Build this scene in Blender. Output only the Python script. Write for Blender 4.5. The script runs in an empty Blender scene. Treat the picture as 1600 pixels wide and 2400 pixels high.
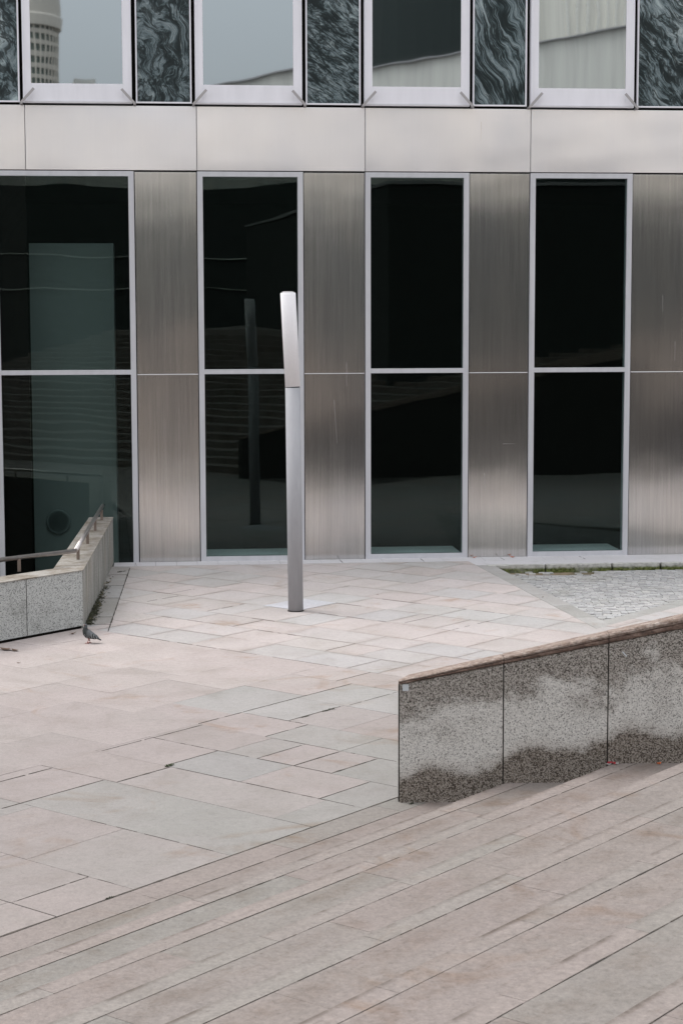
import bpy, bmesh, math, random
from mathutils import Matrix, Vector
random.seed(7)
S = bpy.context.scene
COL = S.collection
# ------------------------------------------------------------------ camera
FPX, CH = 4330.0, 4.2                       # focal length in 1600-px-wide pixels, eye height above the plaza
pitch, roll = math.atan(461 / FPX), math.radians(0.136)
fwd = Vector((0, math.cos(pitch), -math.sin(pitch)))
r0 = Vector((1, 0, 0)); u0 = r0.cross(fwd)
cr, sr = math.cos(-roll), math.sin(-roll)
R_ = r0 * cr + u0 * sr; U_ = -r0 * sr + u0 * cr
cam = bpy.data.cameras.new('camera'); camo = bpy.data.objects.new('camera', cam); COL.objects.link(camo)
camo.matrix_world = Matrix(((R_.x, U_.x, -fwd.x, 0), (R_.y, U_.y, -fwd.y, 0), (R_.z, U_.z, -fwd.z, CH), (0, 0, 0, 1)))
cam.sensor_fit = 'HORIZONTAL'; cam.sensor_width = 24; cam.lens = 24 * FPX / 1600
cam.clip_start = 0.3; cam.clip_end = 2000
cam.dof.use_dof = True; cam.dof.focus_distance = 27; cam.dof.aperture_fstop = 9
S.camera = camo
# ------------------------------------------------------------------ sky, sun, exposure
SUN_EL, SUN_AZ = math.radians(52), math.radians(297)
w = bpy.data.worlds.new('World'); S.world = w; w.use_nodes = True
nt = w.node_tree; nt.nodes.clear()
sky = nt.nodes.new('ShaderNodeTexSky'); sky.sky_type = 'NISHITA'; sky.sun_disc = False
sky.sun_elevation = SUN_EL; sky.sun_rotation = SUN_AZ; sky.dust_density = 4; sky.air_density = 1.2
hs = nt.nodes.new('ShaderNodeHueSaturation'); hs.inputs['Saturation'].default_value = 0.22
mixw = nt.nodes.new('ShaderNodeMix'); mixw.data_type = 'RGBA'; mixw.inputs[0].default_value = 0.5
mixw.inputs[7].default_value = (5.5, 5.6, 5.85, 1)
# overcast: the zenith is brighter than the horizon
tcw = nt.nodes.new('ShaderNodeTexCoord'); spw = nt.nodes.new('ShaderNodeSeparateXYZ'); nt.links.new(tcw.outputs['Generated'], spw.inputs[0])
mrw = nt.nodes.new('ShaderNodeMapRange'); nt.links.new(spw.outputs[2], mrw.inputs[0]); mrw.inputs[1].default_value = 0; mrw.inputs[2].default_value = .8; mrw.inputs[3].default_value = .62; mrw.inputs[4].default_value = 1.8
mlw = nt.nodes.new('ShaderNodeMix'); mlw.data_type = 'RGBA'; mlw.blend_type = 'MULTIPLY'; mlw.inputs[0].default_value = 1
bg = nt.nodes.new('ShaderNodeBackground'); bg.inputs[1].default_value = 0.126
ow = nt.nodes.new('ShaderNodeOutputWorld')
nt.links.new(sky.outputs[0], hs.inputs['Color']); nt.links.new(hs.outputs[0], mixw.inputs[6])
nt.links.new(mixw.outputs[2], mlw.inputs[6]); nt.links.new(mrw.outputs[0], mlw.inputs[7]); nt.links.new(mlw.outputs[2], bg.inputs[0]); nt.links.new(bg.outputs[0], ow.inputs[0])
sl = bpy.data.lights.new('sun', 'SUN'); sl.energy = 0.5; sl.angle = math.radians(25); sl.color = (1, .95, .9)
so = bpy.data.objects.new('sun', sl); COL.objects.link(so)
# a weak, wide sun stands to the left
sd = Vector((math.sin(SUN_AZ) * math.cos(SUN_EL), math.cos(SUN_AZ) * math.cos(SUN_EL), math.sin(SUN_EL)))
so.rotation_euler = (-sd).to_track_quat('-Z', 'Y').to_euler()
vs = S.view_settings; vs.view_transform = 'Standard'; vs.look = 'None'; vs.exposure = 0.85; vs.gamma = 1
vs.use_curve_mapping = False
S.cycles.use_denoising = True; S.cycles.max_bounces = 8; S.cycles.transparent_max_bounces = 12; S.cycles.caustics_reflective = False
S.cycles.caustics_refractive = False

# ------------------------------------------------------------------ materials
class M:
    def __init__(s, name):
        s.m = bpy.data.materials.new(name); s.m.use_nodes = True
        s.t = s.m.node_tree; s.t.nodes.clear()
        s.out = s.t.nodes.new('ShaderNodeOutputMaterial')
        s.b = s.t.nodes.new('ShaderNodeBsdfPrincipled'); s.t.links.new(s.b.outputs[0], s.out.inputs[0])
        s._tc = None
    def n(s, kind, **k):
        x = s.t.nodes.new('ShaderNode' + kind)
        for a, v in k.items(): setattr(x, a, v)
        return x
    def l(s, a, b): s.t.links.new(a, b)
    def put(s, sock, v):
        if hasattr(v, 'links') or isinstance(v, bpy.types.NodeSocket): s.l(v, sock)
        elif isinstance(v, (tuple, list)):
            sock.default_value = tuple(v) + ((1,) if len(v) == 3 and len(sock.default_value) == 4 else ())
        else: sock.default_value = v
    def co(s, kind='Object'):
        if s._tc is None: s._tc = s.n('TexCoord')
        return s._tc.outputs[kind]
    def map(s, scale=(1, 1, 1), rot=(0, 0, 0), loc=(0, 0, 0), src=None):
        x = s.n('Mapping'); s.l(src or s.co(), x.inputs[0])
        x.inputs['Scale'].default_value = scale; x.inputs['Rotation'].default_value = rot; x.inputs['Location'].default_value = loc
        return x.outputs[0]
    def noise(s, vec=None, scale=5, detail=3, rough=.55, dist=0, out=0, lac=2):
        x = s.n('TexNoise'); s.l(vec or s.co(), x.inputs['Vector'])
        x.inputs['Scale'].default_value = scale; x.inputs['Detail'].default_value = detail
        x.inputs['Roughness'].default_value = rough; x.inputs['Distortion'].default_value = dist
        x.inputs['Lacunarity'].default_value = lac
        return x.outputs[out]
    def ramp(s, f, pts, interp='LINEAR'):
        x = s.n('ValToRGB'); s.l(f, x.inputs[0]); cr = x.color_ramp; cr.interpolation = interp
        while len(cr.elements) > 1: cr.elements.remove(cr.elements[-1])
        for i, (p, c) in enumerate(pts):
            e = cr.elements[0] if i == 0 else cr.elements.new(p)
            e.position = p
            if not isinstance(c, (tuple, list)): c = (c, c, c)
            e.color = tuple(c) + (1,)
        return x.outputs[0]
    def rng(s, f, a, b, c=0., d=1., smooth=True):
        x = s.n('MapRange'); x.interpolation_type = 'SMOOTHSTEP' if smooth else 'LINEAR'
        s.put(x.inputs[0], f)
        for i, v in zip((1, 2, 3, 4), (a, b, c, d)): s.put(x.inputs[i], v)
        return x.outputs[0]
    def math(s, op, a, b=0., c=0.):
        x = s.n('Math', operation=op); s.put(x.inputs[0], a); s.put(x.inputs[1], b); s.put(x.inputs[2], c)
        return x.outputs[0]
    def mix(s, f, a, b, mode='MIX'):
        x = s.n('Mix'); x.data_type = 'RGBA'; x.blend_type = mode
        s.put(x.inputs[0], f); s.put(x.inputs[6], a); s.put(x.inputs[7], b)
        return x.outputs[2]
    def attr(s, name, out='Color'):
        x = s.n('Attribute'); x.attribute_name = name; return x.outputs[out]
    def sep(s, v):
        x = s.n('SeparateXYZ'); s.l(v, x.inputs[0]); return x.outputs
    def bump(s, h, strength=.3, dist=.01, normal=None):
        x = s.n('Bump'); s.l(h, x.inputs['Height']); x.inputs['Strength'].default_value = strength; x.inputs['Distance'].default_value = dist
        if normal: s.l(normal, x.inputs['Normal'])
        return x.outputs[0]
    def set(s, base=None, rough=None, metal=None, normal=None, spec=None, **k):
        if base is not None: s.put(s.b.inputs['Base Color'], base)
        if rough is not None: s.put(s.b.inputs['Roughness'], rough)
        if metal is not None: s.put(s.b.inputs['Metallic'], metal)
        if normal is not None: s.put(s.b.inputs['Normal'], normal)
        if spec is not None: s.put(s.b.inputs['Specular IOR Level'], spec)
        for a, v in k.items(): s.put(s.b.inputs[a.replace('_', ' ')], v)
        return s.m

TA_ = math.radians(52.3)
def paving_mat(name, seed, dirt_uv=False):
    m = M(name); v = m.map(loc=(seed, seed * .7, 0))
    c = m.attr('tone')
    grain = m.noise(v, 50, 6, .9); gr2 = m.noise(m.map(loc=(9, 1, 3)), 15, 5, .8)
    mid = m.noise(v, 2.2, 5, .6, .6)
    big = m.noise(v, .45, 4, .6, .4)
    c = m.mix(1., c, m.ramp(grain, [(.30, .60), (.42, .90), (.56, 1.04), (.72, 1.30)]), 'MULTIPLY')
    c = m.mix(1., c, m.ramp(gr2, [(.32, .84), (.47, .98), (.6, 1.04), (.72, 1.12)]), 'MULTIPLY')
    c = m.mix(1., c, m.ramp(mid, [(.3, (.90, .89, .87)), (.5, (.99, .99, .99)), (.7, (1.05, 1.05, 1.05))]), 'MULTIPLY')
    c = m.mix(m.rng(big, .46, .62, 0, .5), c, m.mix(1., c, (.92, .95, .93), 'MULTIPLY'))
    spot = m.noise(v, 9, 3, .6); c = m.mix(m.rng(spot, .70, .80, 0, .35), c, (.20, .17, .15))
    sp2 = m.noise(m.map(scale=(1, 1, 1), loc=(3.3, seed, 2)), 26, 2, .5)
    c = m.mix(m.rng(sp2, .745, .80, 0, .6), c, (.10, .09, .08))
    rust = m.noise(m.map(loc=(seed * 2, 5, 1)), .9, 4, .65, 1.)
    c = m.mix(m.rng(rust, .57, .75, 0, .8), c, m.mix(1., c, (.80, .66, .54), 'MULTIPLY'))
    if not dirt_uv:
        uv = m.sep(m.attr('UVMap', 'Vector'))
        eu = m.math('MINIMUM', uv[0], m.math('SUBTRACT', 1., uv[0])); ev = m.math('MINIMUM', uv[1], m.math('SUBTRACT', 1., uv[1]))
        ed = m.math('MINIMUM', eu, ev)
        nn = m.noise(m.map(loc=(5, 2, 4)), 1.9, 6, .7, .5)
        ed = m.math('ADD', ed, m.math('MULTIPLY_ADD', nn, .5, -.25))
        c = m.mix(m.rng(ed, -.02, .10, .50, 0), c, m.mix(1., c, (.78, .75, .71), 'MULTIPLY'))
    if dirt_uv:
        uv = m.sep(m.attr('UVMap', 'Vector'))
        pit = m.noise(m.map(loc=(8, 3, 2)), 24, 5, .85)
        c = m.mix(1., c, m.ramp(pit, [(.34, .74), (.46, .95), (.56, 1.03), (.7, 1.14)]), 'MULTIPLY')
        nn = m.noise(m.map(scale=(1.2, 1.2, 1.2), loc=(1, 9, 4)), 1.6, 6, .75)
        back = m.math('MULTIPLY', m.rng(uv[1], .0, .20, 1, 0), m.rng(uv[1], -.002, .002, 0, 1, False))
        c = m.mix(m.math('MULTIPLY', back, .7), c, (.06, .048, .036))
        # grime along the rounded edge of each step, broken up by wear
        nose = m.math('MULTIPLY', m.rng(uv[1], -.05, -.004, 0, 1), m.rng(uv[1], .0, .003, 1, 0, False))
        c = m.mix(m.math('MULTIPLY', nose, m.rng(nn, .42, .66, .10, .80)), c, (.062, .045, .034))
        wear = m.rng(m.math('ABSOLUTE', m.math('SUBTRACT', uv[1], .50)), 0, .17, 1, 0)
        c = m.mix(m.math('MULTIPLY', wear, m.rng(nn, .40, .66, 0, .5)), c, m.mix(1., c, (.60, .50, .42), 'MULTIPLY'))
        sc = m.noise(m.map(scale=(1, 1, 1), rot=(0, 0, -TA_), loc=(2, 2, 2)), 1, 2, .5)
        str_ = m.noise(m.map(scale=(3.5, 22, 1), src=m.map(rot=(0, 0, -TA_))), 1, 5, .7)
        c = m.mix(m.rng(str_, .56, .72, 0, .5), c, m.mix(1., c, (.70, .64, .58), 'MULTIPLY'))
        c = m.mix(m.rng(str_, .44, .30, 0, .4), c, m.mix(1., c, (1.22, 1.2, 1.18), 'MULTIPLY'))
    bmp = m.bump(m.noise(v, 70, 4, .7), .35, .004)
    bmp = m.bump(mid, .25, .01, bmp)
    return m.set(c, m.rng(mid, .3, .7, .62, .82), 0, bmp, .3)

MAT = {}
MAT['pave'] = paving_mat('paving_granite', 0)
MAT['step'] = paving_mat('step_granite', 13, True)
m = M('joint_mortar')
j = m.noise(None, 1.3, 5, .7); c = m.ramp(j, [(.40, (.018, .016, .013)), (.52, (.06, .052, .045)), (.68, (.22, .20, .185))])
MAT['joint'] = m.set(c, .95, 0)
m = M('filled_step_joint')
j = m.noise(None, 2.3, 5, .7); c = m.ramp(j, [(.34, (.015, .012, .010)), (.44, (.07, .06, .05)), (.54, (.20, .175, .155))])
MAT['joint2'] = m.set(c, .95, 0)
m = M('joint_grime'); MAT['grime'] = m.set(m.ramp(m.noise(None, 6, 4, .7), [(.35, (.018, .015, .012)), (.65, (.075, .062, .05))]), .95, 0)
m = M('dark_joint'); MAT['dark'] = m.set((.012, .011, .010), .9, 0, None, .03)

def granite_mat(name, light=(.47, .46, .43), dark=(.03, .032, .03), stain='none', scale=42):
    m = M(name); v = m.co()
    vo = m.n('TexVoronoi'); m.l(v, vo.inputs['Vector']); vo.inputs['Scale'].default_value = scale * 2.3; vo.inputs['Randomness'].default_value = 1
    cell = m.sep(vo.outputs['Color'])[0]
    g1 = m.math('ADD', m.math('MULTIPLY', cell, .66), m.math('MULTIPLY', m.noise(v, scale * 2.2, 2, .6), .38))
    c = m.ramp(g1, [(.14, dark), (.25, tuple(.42 * a for a in light)), (.37, tuple(.86 * a for a in light)), (.85, tuple(1.14 * a for a in light))])
    if stain == 'bands':
        x, y, z = m.sep(v)
        ph = m.math('MULTIPLY_ADD', x, -.19, z)               # height above the slope of the stairs
        nn = m.noise(m.map(scale=(1, 1, 1.2)), 1.9, 6, .65, .5)
        nf = m.noise(None, 13, 4, .7)
        wob = m.math('ADD', m.math('MULTIPLY_ADD', nn, .7, -.35), m.math('MULTIPLY_ADD', nf, .16, -.08))
        saw = m.math('FRACT', m.math('DIVIDE', m.math('ADD', x, .05), .905))
        low = m.math('ADD', m.math('MULTIPLY_ADD', wob, .42, ph), m.math('MULTIPLY', m.math('SINE', m.math('MULTIPLY', x, 7.2)), -.055))
        bot = m.rng(low, .245, .15, 0, 1); rim = m.math('MULTIPLY', m.rng(low, .32, .22, 0, 1), .38); c = m.mix(rim, c, m.mix(.5, c, (.20, .14, .10)))
        jd = m.math('MULTIPLY', m.math('ABSOLUTE', m.math('SUBTRACT', saw, .5)), .42)
        hi = m.math('ADD', m.math('ADD', ph, jd), m.math('MULTIPLY', wob, 1.9))
        top = m.rng(hi, .66, .98, 0, 1)
        nar = m.rng(m.noise(m.map(loc=(7, 0, 3)), 2.3, 3, .5), .50, .68, 0, .45)
        mk = m.math('MAXIMUM', m.math('MULTIPLY', bot, .97), m.math('MULTIPLY', top, .74))
        mk = m.math('MAXIMUM', mk, m.math('MULTIPLY', nar, .5))
        g3 = m.rng(g1, .2, .75, 1.25, .66)
        mk = m.math('MINIMUM', m.math('MULTIPLY', mk, g3), .95)
        c = m.mix(mk, c, m.mix(m.rng(g1, .25, .7), (.030, .021, .014), (.175, .138, .105)))
    if stain == 'light':
        nn = m.noise(m.map(scale=(1, 1, 1)), 1.3, 5, .65, .5)
        c = m.mix(m.rng(nn, .5, .68, 0, .45), c, (.12, .125, .105))
    if stain == 'streak':
        nn = m.noise(m.map(scale=(9, 9, .5)), 1., 5, .7)
        c = m.mix(m.rng(nn, .42, .60, 0, .85), c, (.11, .115, .10))
        c = m.mix(m.rng(m.noise(None, 1.1, 4, .6), .45, .7, 0, .5), c, (.30, .27, .22))
    return m.set(c, .72, 0, m.bump(g1, .3, .004), .3)
MAT['wallgran'] = granite_mat('stained_wall_granite', (.62, .60, .565), (.04, .04, .038), stain='bands', scale=58)
MAT['paragran'] = granite_mat('parapet_granite', (.44, .45, .435), (.09, .095, .09), 'light', 40)
MAT['parastreak'] = granite_mat('streaked_parapet_granite', (.42, .41, .38), (.25, .25, .23), 'streak', 60)
m = M('weathered_coping')
v = m.map(scale=(3, 8, 8)); n1 = m.noise(v, 3.2, 6, .75, .2); n2 = m.noise(None, 50, 3, .7)
c = m.ramp(n1, [(.30, (.05, .034, .026)), (.42, (.15, .105, .082)), (.55, (.25, .20, .17)), (.72, (.36, .32, .29))])
c = m.mix(1., c, m.ramp(n2, [(.3, .6), (.5, 1.), (.7, 1.25)]), 'MULTIPLY')
MAT['coping'] = m.set(c, .8, 0, m.bump(n2, .4, .005), .25)
m = M('brown_coping_edge')
c = m.ramp(m.noise(m.map(scale=(1.5, 6, 6)), 4, 5, .7), [(.3, (.035, .025, .02)), (.5, (.14, .09, .07)), (.7, (.30, .22, .18))])
c = m.mix(1., c, m.ramp(m.noise(None, 50, 3, .7), [(.3, .6), (.5, 1.), (.7, 1.3)]), 'MULTIPLY')
MAT['copedge'] = m.set(c, .85, 0)
m = M('parapet_coping')
n1 = m.noise(m.map(scale=(1, 1, 1)), 3.1, 7, .75); n2 = m.noise(None, 45, 3, .7)
c = m.ramp(n1, [(.32, (.11, .09, .065)), (.43, (.20, .17, .135)), (.54, (.28, .26, .23)), (.7, (.36, .345, .315))])
c = m.mix(1., c, m.ramp(n2, [(.3, .75), (.5, 1.), (.7, 1.15)]), 'MULTIPLY')
MAT['paracope'] = m.set(c, .8, 0)

def steel_mat(name, base, rough, seed=0, streak=1., diff=.25, film=(.42, .41, .40), wob=.02):
    m = M(name)
    oi = m.n('ObjectInfo')
    off = m.n('VectorMath', operation='MULTIPLY_ADD'); m.l(oi.outputs['Random'], off.inputs[0])
    off.inputs[1].default_value = (37, 11, 53); m.l(m.co(), off.inputs[2])
    V = off.outputs[0]
    st = m.noise(m.map(scale=(70, 70, .8), src=V), 1, 6, .85)
    st2 = m.noise(m.map(scale=(18, 18, .35), src=V), 1, 3, .6)
    cloud = m.noise(m.map(scale=(.9, .9, .5), src=V), 1, 3, .5)
    f = m.math('ADD', m.math('MULTIPLY', st, .75), m.math('MULTIPLY', st2, .25))
    k = .17 * streak
    c = m.mix(1., base, m.ramp(f, [(.32, 1 - k), (.5, 1.), (.64, 1 + k)]), 'MULTIPLY')
    c = m.mix(1., c, m.ramp(cloud, [(.3, (.90, .91, .93)), (.7, (1.08, 1.06, 1.03))]), 'MULTIPLY')
    drop = m.noise(m.map(scale=(34, 34, .9), src=V), 1, 2, .5)
    c = m.mix(m.rng(drop, .735, .78, 0, .55 * streak), c, (.75, .76, .78))
    wave = m.noise(m.map(scale=(.35, .35, .55), src=V), 1, 2, .5)
    bmp = m.bump(wave, .5, wob)
    bmp = m.bump(m.noise(m.map(scale=(120, 120, 1.5), src=V), 1, 2, .6), .10, .0006, bmp)
    m.set(c, m.math('MULTIPLY_ADD', f, .06, rough - .03), 1, bmp)
    # dull film of dust and rain marks over the metal
    d = m.n('BsdfDiffuse'); m.put(d.inputs[0], m.mix(.5, c, film))
    mx = m.n('MixShader'); mx.inputs[0].default_value = diff
    m.l(m.b.outputs[0], mx.inputs[1]); m.l(d.outputs[0], mx.inputs[2]); m.l(mx.outputs[0], m.out.inputs[0])
    return m.m
MAT['steel'] = steel_mat('brushed_steel_cladding', (.60, .59, .575), .135, 0, 1.25, .06, wob=.024)
MAT['steelband'] = steel_mat('pale_steel_band', (.84, .825, .84), .13, 3, .22, .34, (.98, .95, .97), .048)
m = M('painted_aluminium'); n = m.noise(m.map(scale=(3, 3, .6)), 2, 4, .6)
MAT['alu'] = m.set(m.mix(1., (.80, .79, .83), m.ramp(n, [(.3, .95), (.7, 1.03)]), 'MULTIPLY'), .45, 0, None, .4)
m = M('window_frame_aluminium'); n = m.noise(m.map(scale=(3, 3, .6)), 2, 4, .6)
MAT['frame'] = m.set(m.mix(1., (.55, .55, .575), m.ramp(n, [(.3, .92), (.7, 1.05)]), 'MULTIPLY'), .4, .1, None, .4)
m = M('bracket_metal'); MAT['bracket'] = m.set((.40, .38, .38), .45, .3)
m = M('rail_steel'); n = m.noise(m.map(scale=(6, 6, 6)), 2, 4, .6)
MAT['rail'] = m.set(m.mix(1., (.50, .46, .44), m.ramp(n, [(.3, .85), (.7, 1.1)]), 'MULTIPLY'), .30, .9)
m = M('post_steel'); MAT['post'] = m.set((.24, .19, .16), .5, .5)

def glass_mat(name, tint, fac, wob):
    m = M(name); m.t.nodes.remove(m.b)
    g = m.n('BsdfGlossy'); g.inputs['Color'].default_value = (.80, .97, .93, 1); g.inputs['Roughness'].default_value = .004
    wv = m.noise(m.map(scale=(.45, .45, .7)), 1, 2, .4)
    b = m.bump(wv, .5, wob); m.l(b, g.inputs['Normal'])
    t = m.n('BsdfTransparent'); t.inputs[0].default_value = tint + (1,)
    mx = m.n('MixShader'); mx.inputs[0].default_value = fac
    m.l(t.outputs[0], mx.inputs[1]); m.l(g.outputs[0], mx.inputs[2]); m.l(mx.outputs[0], m.out.inputs[0])
    return m.m
MAT['glass'] = glass_mat('dark_window_glass', (.66, .72, .71), .030, .006)
m = M('mirror_window_glass')
wv = m.noise(m.map(scale=(.6, .6, .6)), 1, 2, .4)
MAT['upglass'] = m.set((.41, .455, .475), .015, 1, m.bump(wv, .4, .005))
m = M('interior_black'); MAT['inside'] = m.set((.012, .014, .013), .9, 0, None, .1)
m = M('interior_pale_wall'); MAT['pale'] = m.set((.33, .35, .345), .8, 0, None, .2)
m = M('interior_ledge'); MAT['ledge'] = m.set((.90, .92, .92), .7, 0, None, .2)
m = M('vent_ring'); MAT['vent'] = m.set((.22, .24, .24), .4, 0)
m = M('lamp_pole_paint'); n = m.noise(m.map(scale=(5, 5, 1)), 3, 4, .6)
MAT['pole'] = m.set(m.mix(1., (.37, .37, .385), m.ramp(n, [(.3, .93), (.7, 1.05)]), 'MULTIPLY'), .85, 0, None, .1)
m = M('lamp_diffuser'); n = m.noise(None, 60, 3, .7); n2 = m.noise(m.map(scale=(6, 6, .8)), 1.5, 4, .6)
c = m.mix(1., (.97, .955, .97), m.ramp(n, [(.3, .93), (.6, 1.)]), 'MULTIPLY')
MAT['lamp'] = m.set(m.mix(1., c, m.ramp(n2, [(.35, .94), (.6, 1.)]), 'MULTIPLY'), .8, 0, None, .15)
tl = m.n('BsdfTranslucent'); tl.inputs[0].default_value = (.95, .94, .95, 1); mx = m.n('MixShader'); mx.inputs[0].default_value = .10
m.l(m.b.outputs[0], mx.inputs[1]); m.l(tl.outputs[0], mx.inputs[2]); m.l(mx.outputs[0], m.out.inputs[0])

def marble_mat(name, ang, sx, sy, warp, seed, lightness=1.):
    m = M(name)
    base = m.map(loc=(seed, 0, seed * 1.7))
    w1 = m.noise(base, .9, 3, .55, 0, 1)
    sub = m.n('VectorMath', operation='SUBTRACT'); m.l(w1, sub.inputs[0]); sub.inputs[1].default_value = (.5, .5, .5)
    scl = m.n('VectorMath', operation='SCALE'); m.l(sub.outputs[0], scl.inputs[0]); scl.inputs['Scale'].default_value = warp
    add = m.n('VectorMath', operation='ADD'); m.l(base, add.inputs[0]); m.l(scl.outputs[0], add.inputs[1])
    V = m.map(scale=(1, 1, 1), rot=(0, ang, 0), src=add.outputs[0])
    V = m.map(scale=(sx, 1, sy), src=V)
    n1 = m.noise(V, 1., 10, .74, .5)
    n2 = m.noise(m.map(loc=(3, 1, 9), src=V), 2.7, 7, .72, .5)
    ridge = m.math('ABSOLUTE', m.math('SUBTRACT', n2, .5))
    patch = m.noise(m.map(loc=(seed, 3, 1)), 1.4, 3, .5, 1.)
    t = m.math('MULTIPLY_ADD', m.math('SUBTRACT', patch, .5), .35, n1)
    k = lightness * 1.12
    c = m.ramp(t, [(.36, (.002 * k, .006 * k, .007 * k)), (.44, (.009 * k, .018 * k, .020 * k)), (.475, (.045 * k, .065 * k, .07 * k)), (.51, (.11 * k, .145 * k, .155 * k)), (.58, (.17 * k, .21 * k, .22 * k)), (.68, (.33 * k, .38 * k, .38 * k))])
    c = m.mix(m.rng(ridge, .0, .022, .8, 0), c, (.006, .012, .013))
    n3 = m.noise(m.map(scale=(.42, 1, .55), loc=(seed, 2, 6), src=V), 1., 5, .6, 1.2)
    rid2 = m.math('ABSOLUTE', m.math('SUBTRACT', n3, .5))
    c = m.mix(m.rng(rid2, .012, .05, .85, 0), c, (.008, .015, .016))
    c = m.mix(m.math('MULTIPLY', m.rng(n3, .60, .70), m.rng(n2, .40, .52)), c, (.30 * k, .36 * k, .36 * k))
    return m.set(c, .3, 0, None, .35)
MARB = [marble_mat('green_veined_marble_a', .25, 7., 2.0, .8, 2.1, 1.1), marble_mat('green_veined_marble_b', .3, 6., 2.2, 1.6, 7.4),
        marble_mat('green_veined_marble_c', .9, 20, 4.5, .35, 11.2, 1.05), marble_mat('green_veined_marble_d', .42, 17., 1.1, .75, 5.3, 1.15),
        marble_mat('green_veined_marble_e', .6, 9, 2.0, .8, 17.9, 1.1)]

m = M('rough_wall_back'); MAT['wallcore'] = m.set((.035, .032, .028), .95, 0)
m = M('sett_stone'); c = m.mix(1., m.attr('tone'), m.ramp(m.noise(None, 40, 4, .7), [(.3, .78), (.5, 1.), (.7, 1.18)]), 'MULTIPLY')
xx, yy, zz = m.sep(m.co('Object'))
c = m.mix(m.rng(m.noise(None, 1.1, 4, .6), .5, .72, 0, .35), c, (.16, .165, .11))
MAT['sett'] = m.set(c, .8, 0, m.bump(m.noise(None, 30, 3, .7), .4, .008), .25)
m = M('sett_soil'); c = m.ramp(m.noise(None, 3, 4, .6), [(.35, (.07, .075, .035)), (.5, (.14, .11, .065)), (.65, (.26, .2, .13))])
MAT['soil'] = m.set(c, .95, 0)
m = M('mossy_kerb'); x_, y_, z_ = m.sep(m.co())
n1 = m.noise(m.map(scale=(1, 1, 1)), 14, 4, .7); n2 = m.noise(None, 2.4, 4, .6)
c = m.mix(1., (.46, .45, .42), m.ramp(n1, [(.3, .62), (.5, 1.), (.7, 1.15)]), 'MULTIPLY')
mo = m.math('MULTIPLY', m.rng(m.math('MULTIPLY_ADD', n1, .05, z_), .005, -.05, 0, 1), m.rng(n2, .25, .5, .55, 1.))
c = m.mix(mo, c, m.mix(m.rng(m.noise(None, 25, 3, .6), .4, .6), (.045, .055, .014), (.13, .15, .05)))
tool = m.n('TexWave'); tool.wave_type = 'BANDS'; tool.bands_direction = 'DIAGONAL'; m.l(m.co(), tool.inputs[0]); tool.inputs['Scale'].default_value = 7; tool.inputs['Distortion'].default_value = 3; tool.inputs['Detail'].default_value = 3
MAT['kerb'] = m.set(c, .85, 0, m.bump(n1, .6, .02), .2)
m = M('white_granite_strip'); n1 = m.noise(None, 60, 3, .7); n2 = m.noise(None, 2.5, 4, .6)
c = m.mix(1., (.56, .545, .555), m.ramp(n1, [(.3, .88), (.6, 1.04)]), 'MULTIPLY')
c = m.mix(m.rng(n2, .55, .72, 0, .3), c, (.36, .34, .31)); MAT['strip'] = m.set(c, .75, 0)
m = M('sticker_paper'); MAT['sticker'] = m.set((.55, .58, .60), .6, 0)
def plain(name, col, rough=.7, **k):
    m = M(name); n = m.noise(None, 30, 3, .6)
    MAT[name] = m.set(m.mix(1., col, m.ramp(n, [(.3, .75), (.7, 1.2)]), 'MULTIPLY'), rough, 0, **k); return MAT[name]
plain('red_wrapper', (.30, .012, .02), .4); plain('orange_leaf', (.50, .11, .03)); plain('brown_leaf', (.11, .065, .04)); plain('dry_leaf', (.24, .19, .10))
plain('grass', (.045, .065, .02)); plain('moss', (.03, .032, .012)); plain('pink_skin', (.40, .16, .13)); plain('bird_beak', (.30, .28, .27))
plain('bird_white', (.6, .6, .58))
plain('dark_cladding', (.055, .062, .056), .8); plain('added_block_dark', (.035, .038, .034), .8); plain('beige_stone', (.68, .62, .54), .85); plain('dark_curtain_glass', (.012, .02, .018), .25)
plain('pale_render', (.74, .71, .66), .85); plain('tower_glass', (.14, .18, .155), .3)
m = M('beige_facade_stone'); n = m.noise(m.map(scale=(1.2, 1.2, .06)), 1, 4, .7)
c = m.mix(1., (.82, .78, .71), m.ramp(n, [(.35, .84), (.5, .97), (.62, 1.04)]), 'MULTIPLY')
MAT['beigewall'] = m.set(c, .85, 0)

# ------------------------------------------------------------------ mesh helpers
def obj(name, bm, mat=None, parent=None, loc=None, mats=None, smooth=False):
    bmesh.ops.remove_doubles(bm, verts=bm.verts, dist=1e-6) if False else None
    me = bpy.data.meshes.new(name); bm.to_mesh(me); bm.free()
    o = bpy.data.objects.new(name, me); COL.objects.link(o)
    for mm in (mats or [mat]): me.materials.append(MAT[mm] if isinstance(mm, str) else mm)
    if smooth:
        for p in me.polygons: p.use_smooth = True
    if parent: o.parent = parent
    if loc: o.location = loc
    return o
def empty(name, loc=(0, 0, 0), rz=0, parent=None):
    o = bpy.data.objects.new(name, None); COL.objects.link(o); o.location = loc; o.rotation_euler = (0, 0, rz)
    o.empty_display_size = .2
    if parent: o.parent = parent
    return o
def tag(o, label=None, cat=None, group=None, kind=None):
    if label: o['label'] = label
    if cat: o['category'] = cat
    if group: o['group'] = group
    if kind: o['kind'] = kind
    return o
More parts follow.
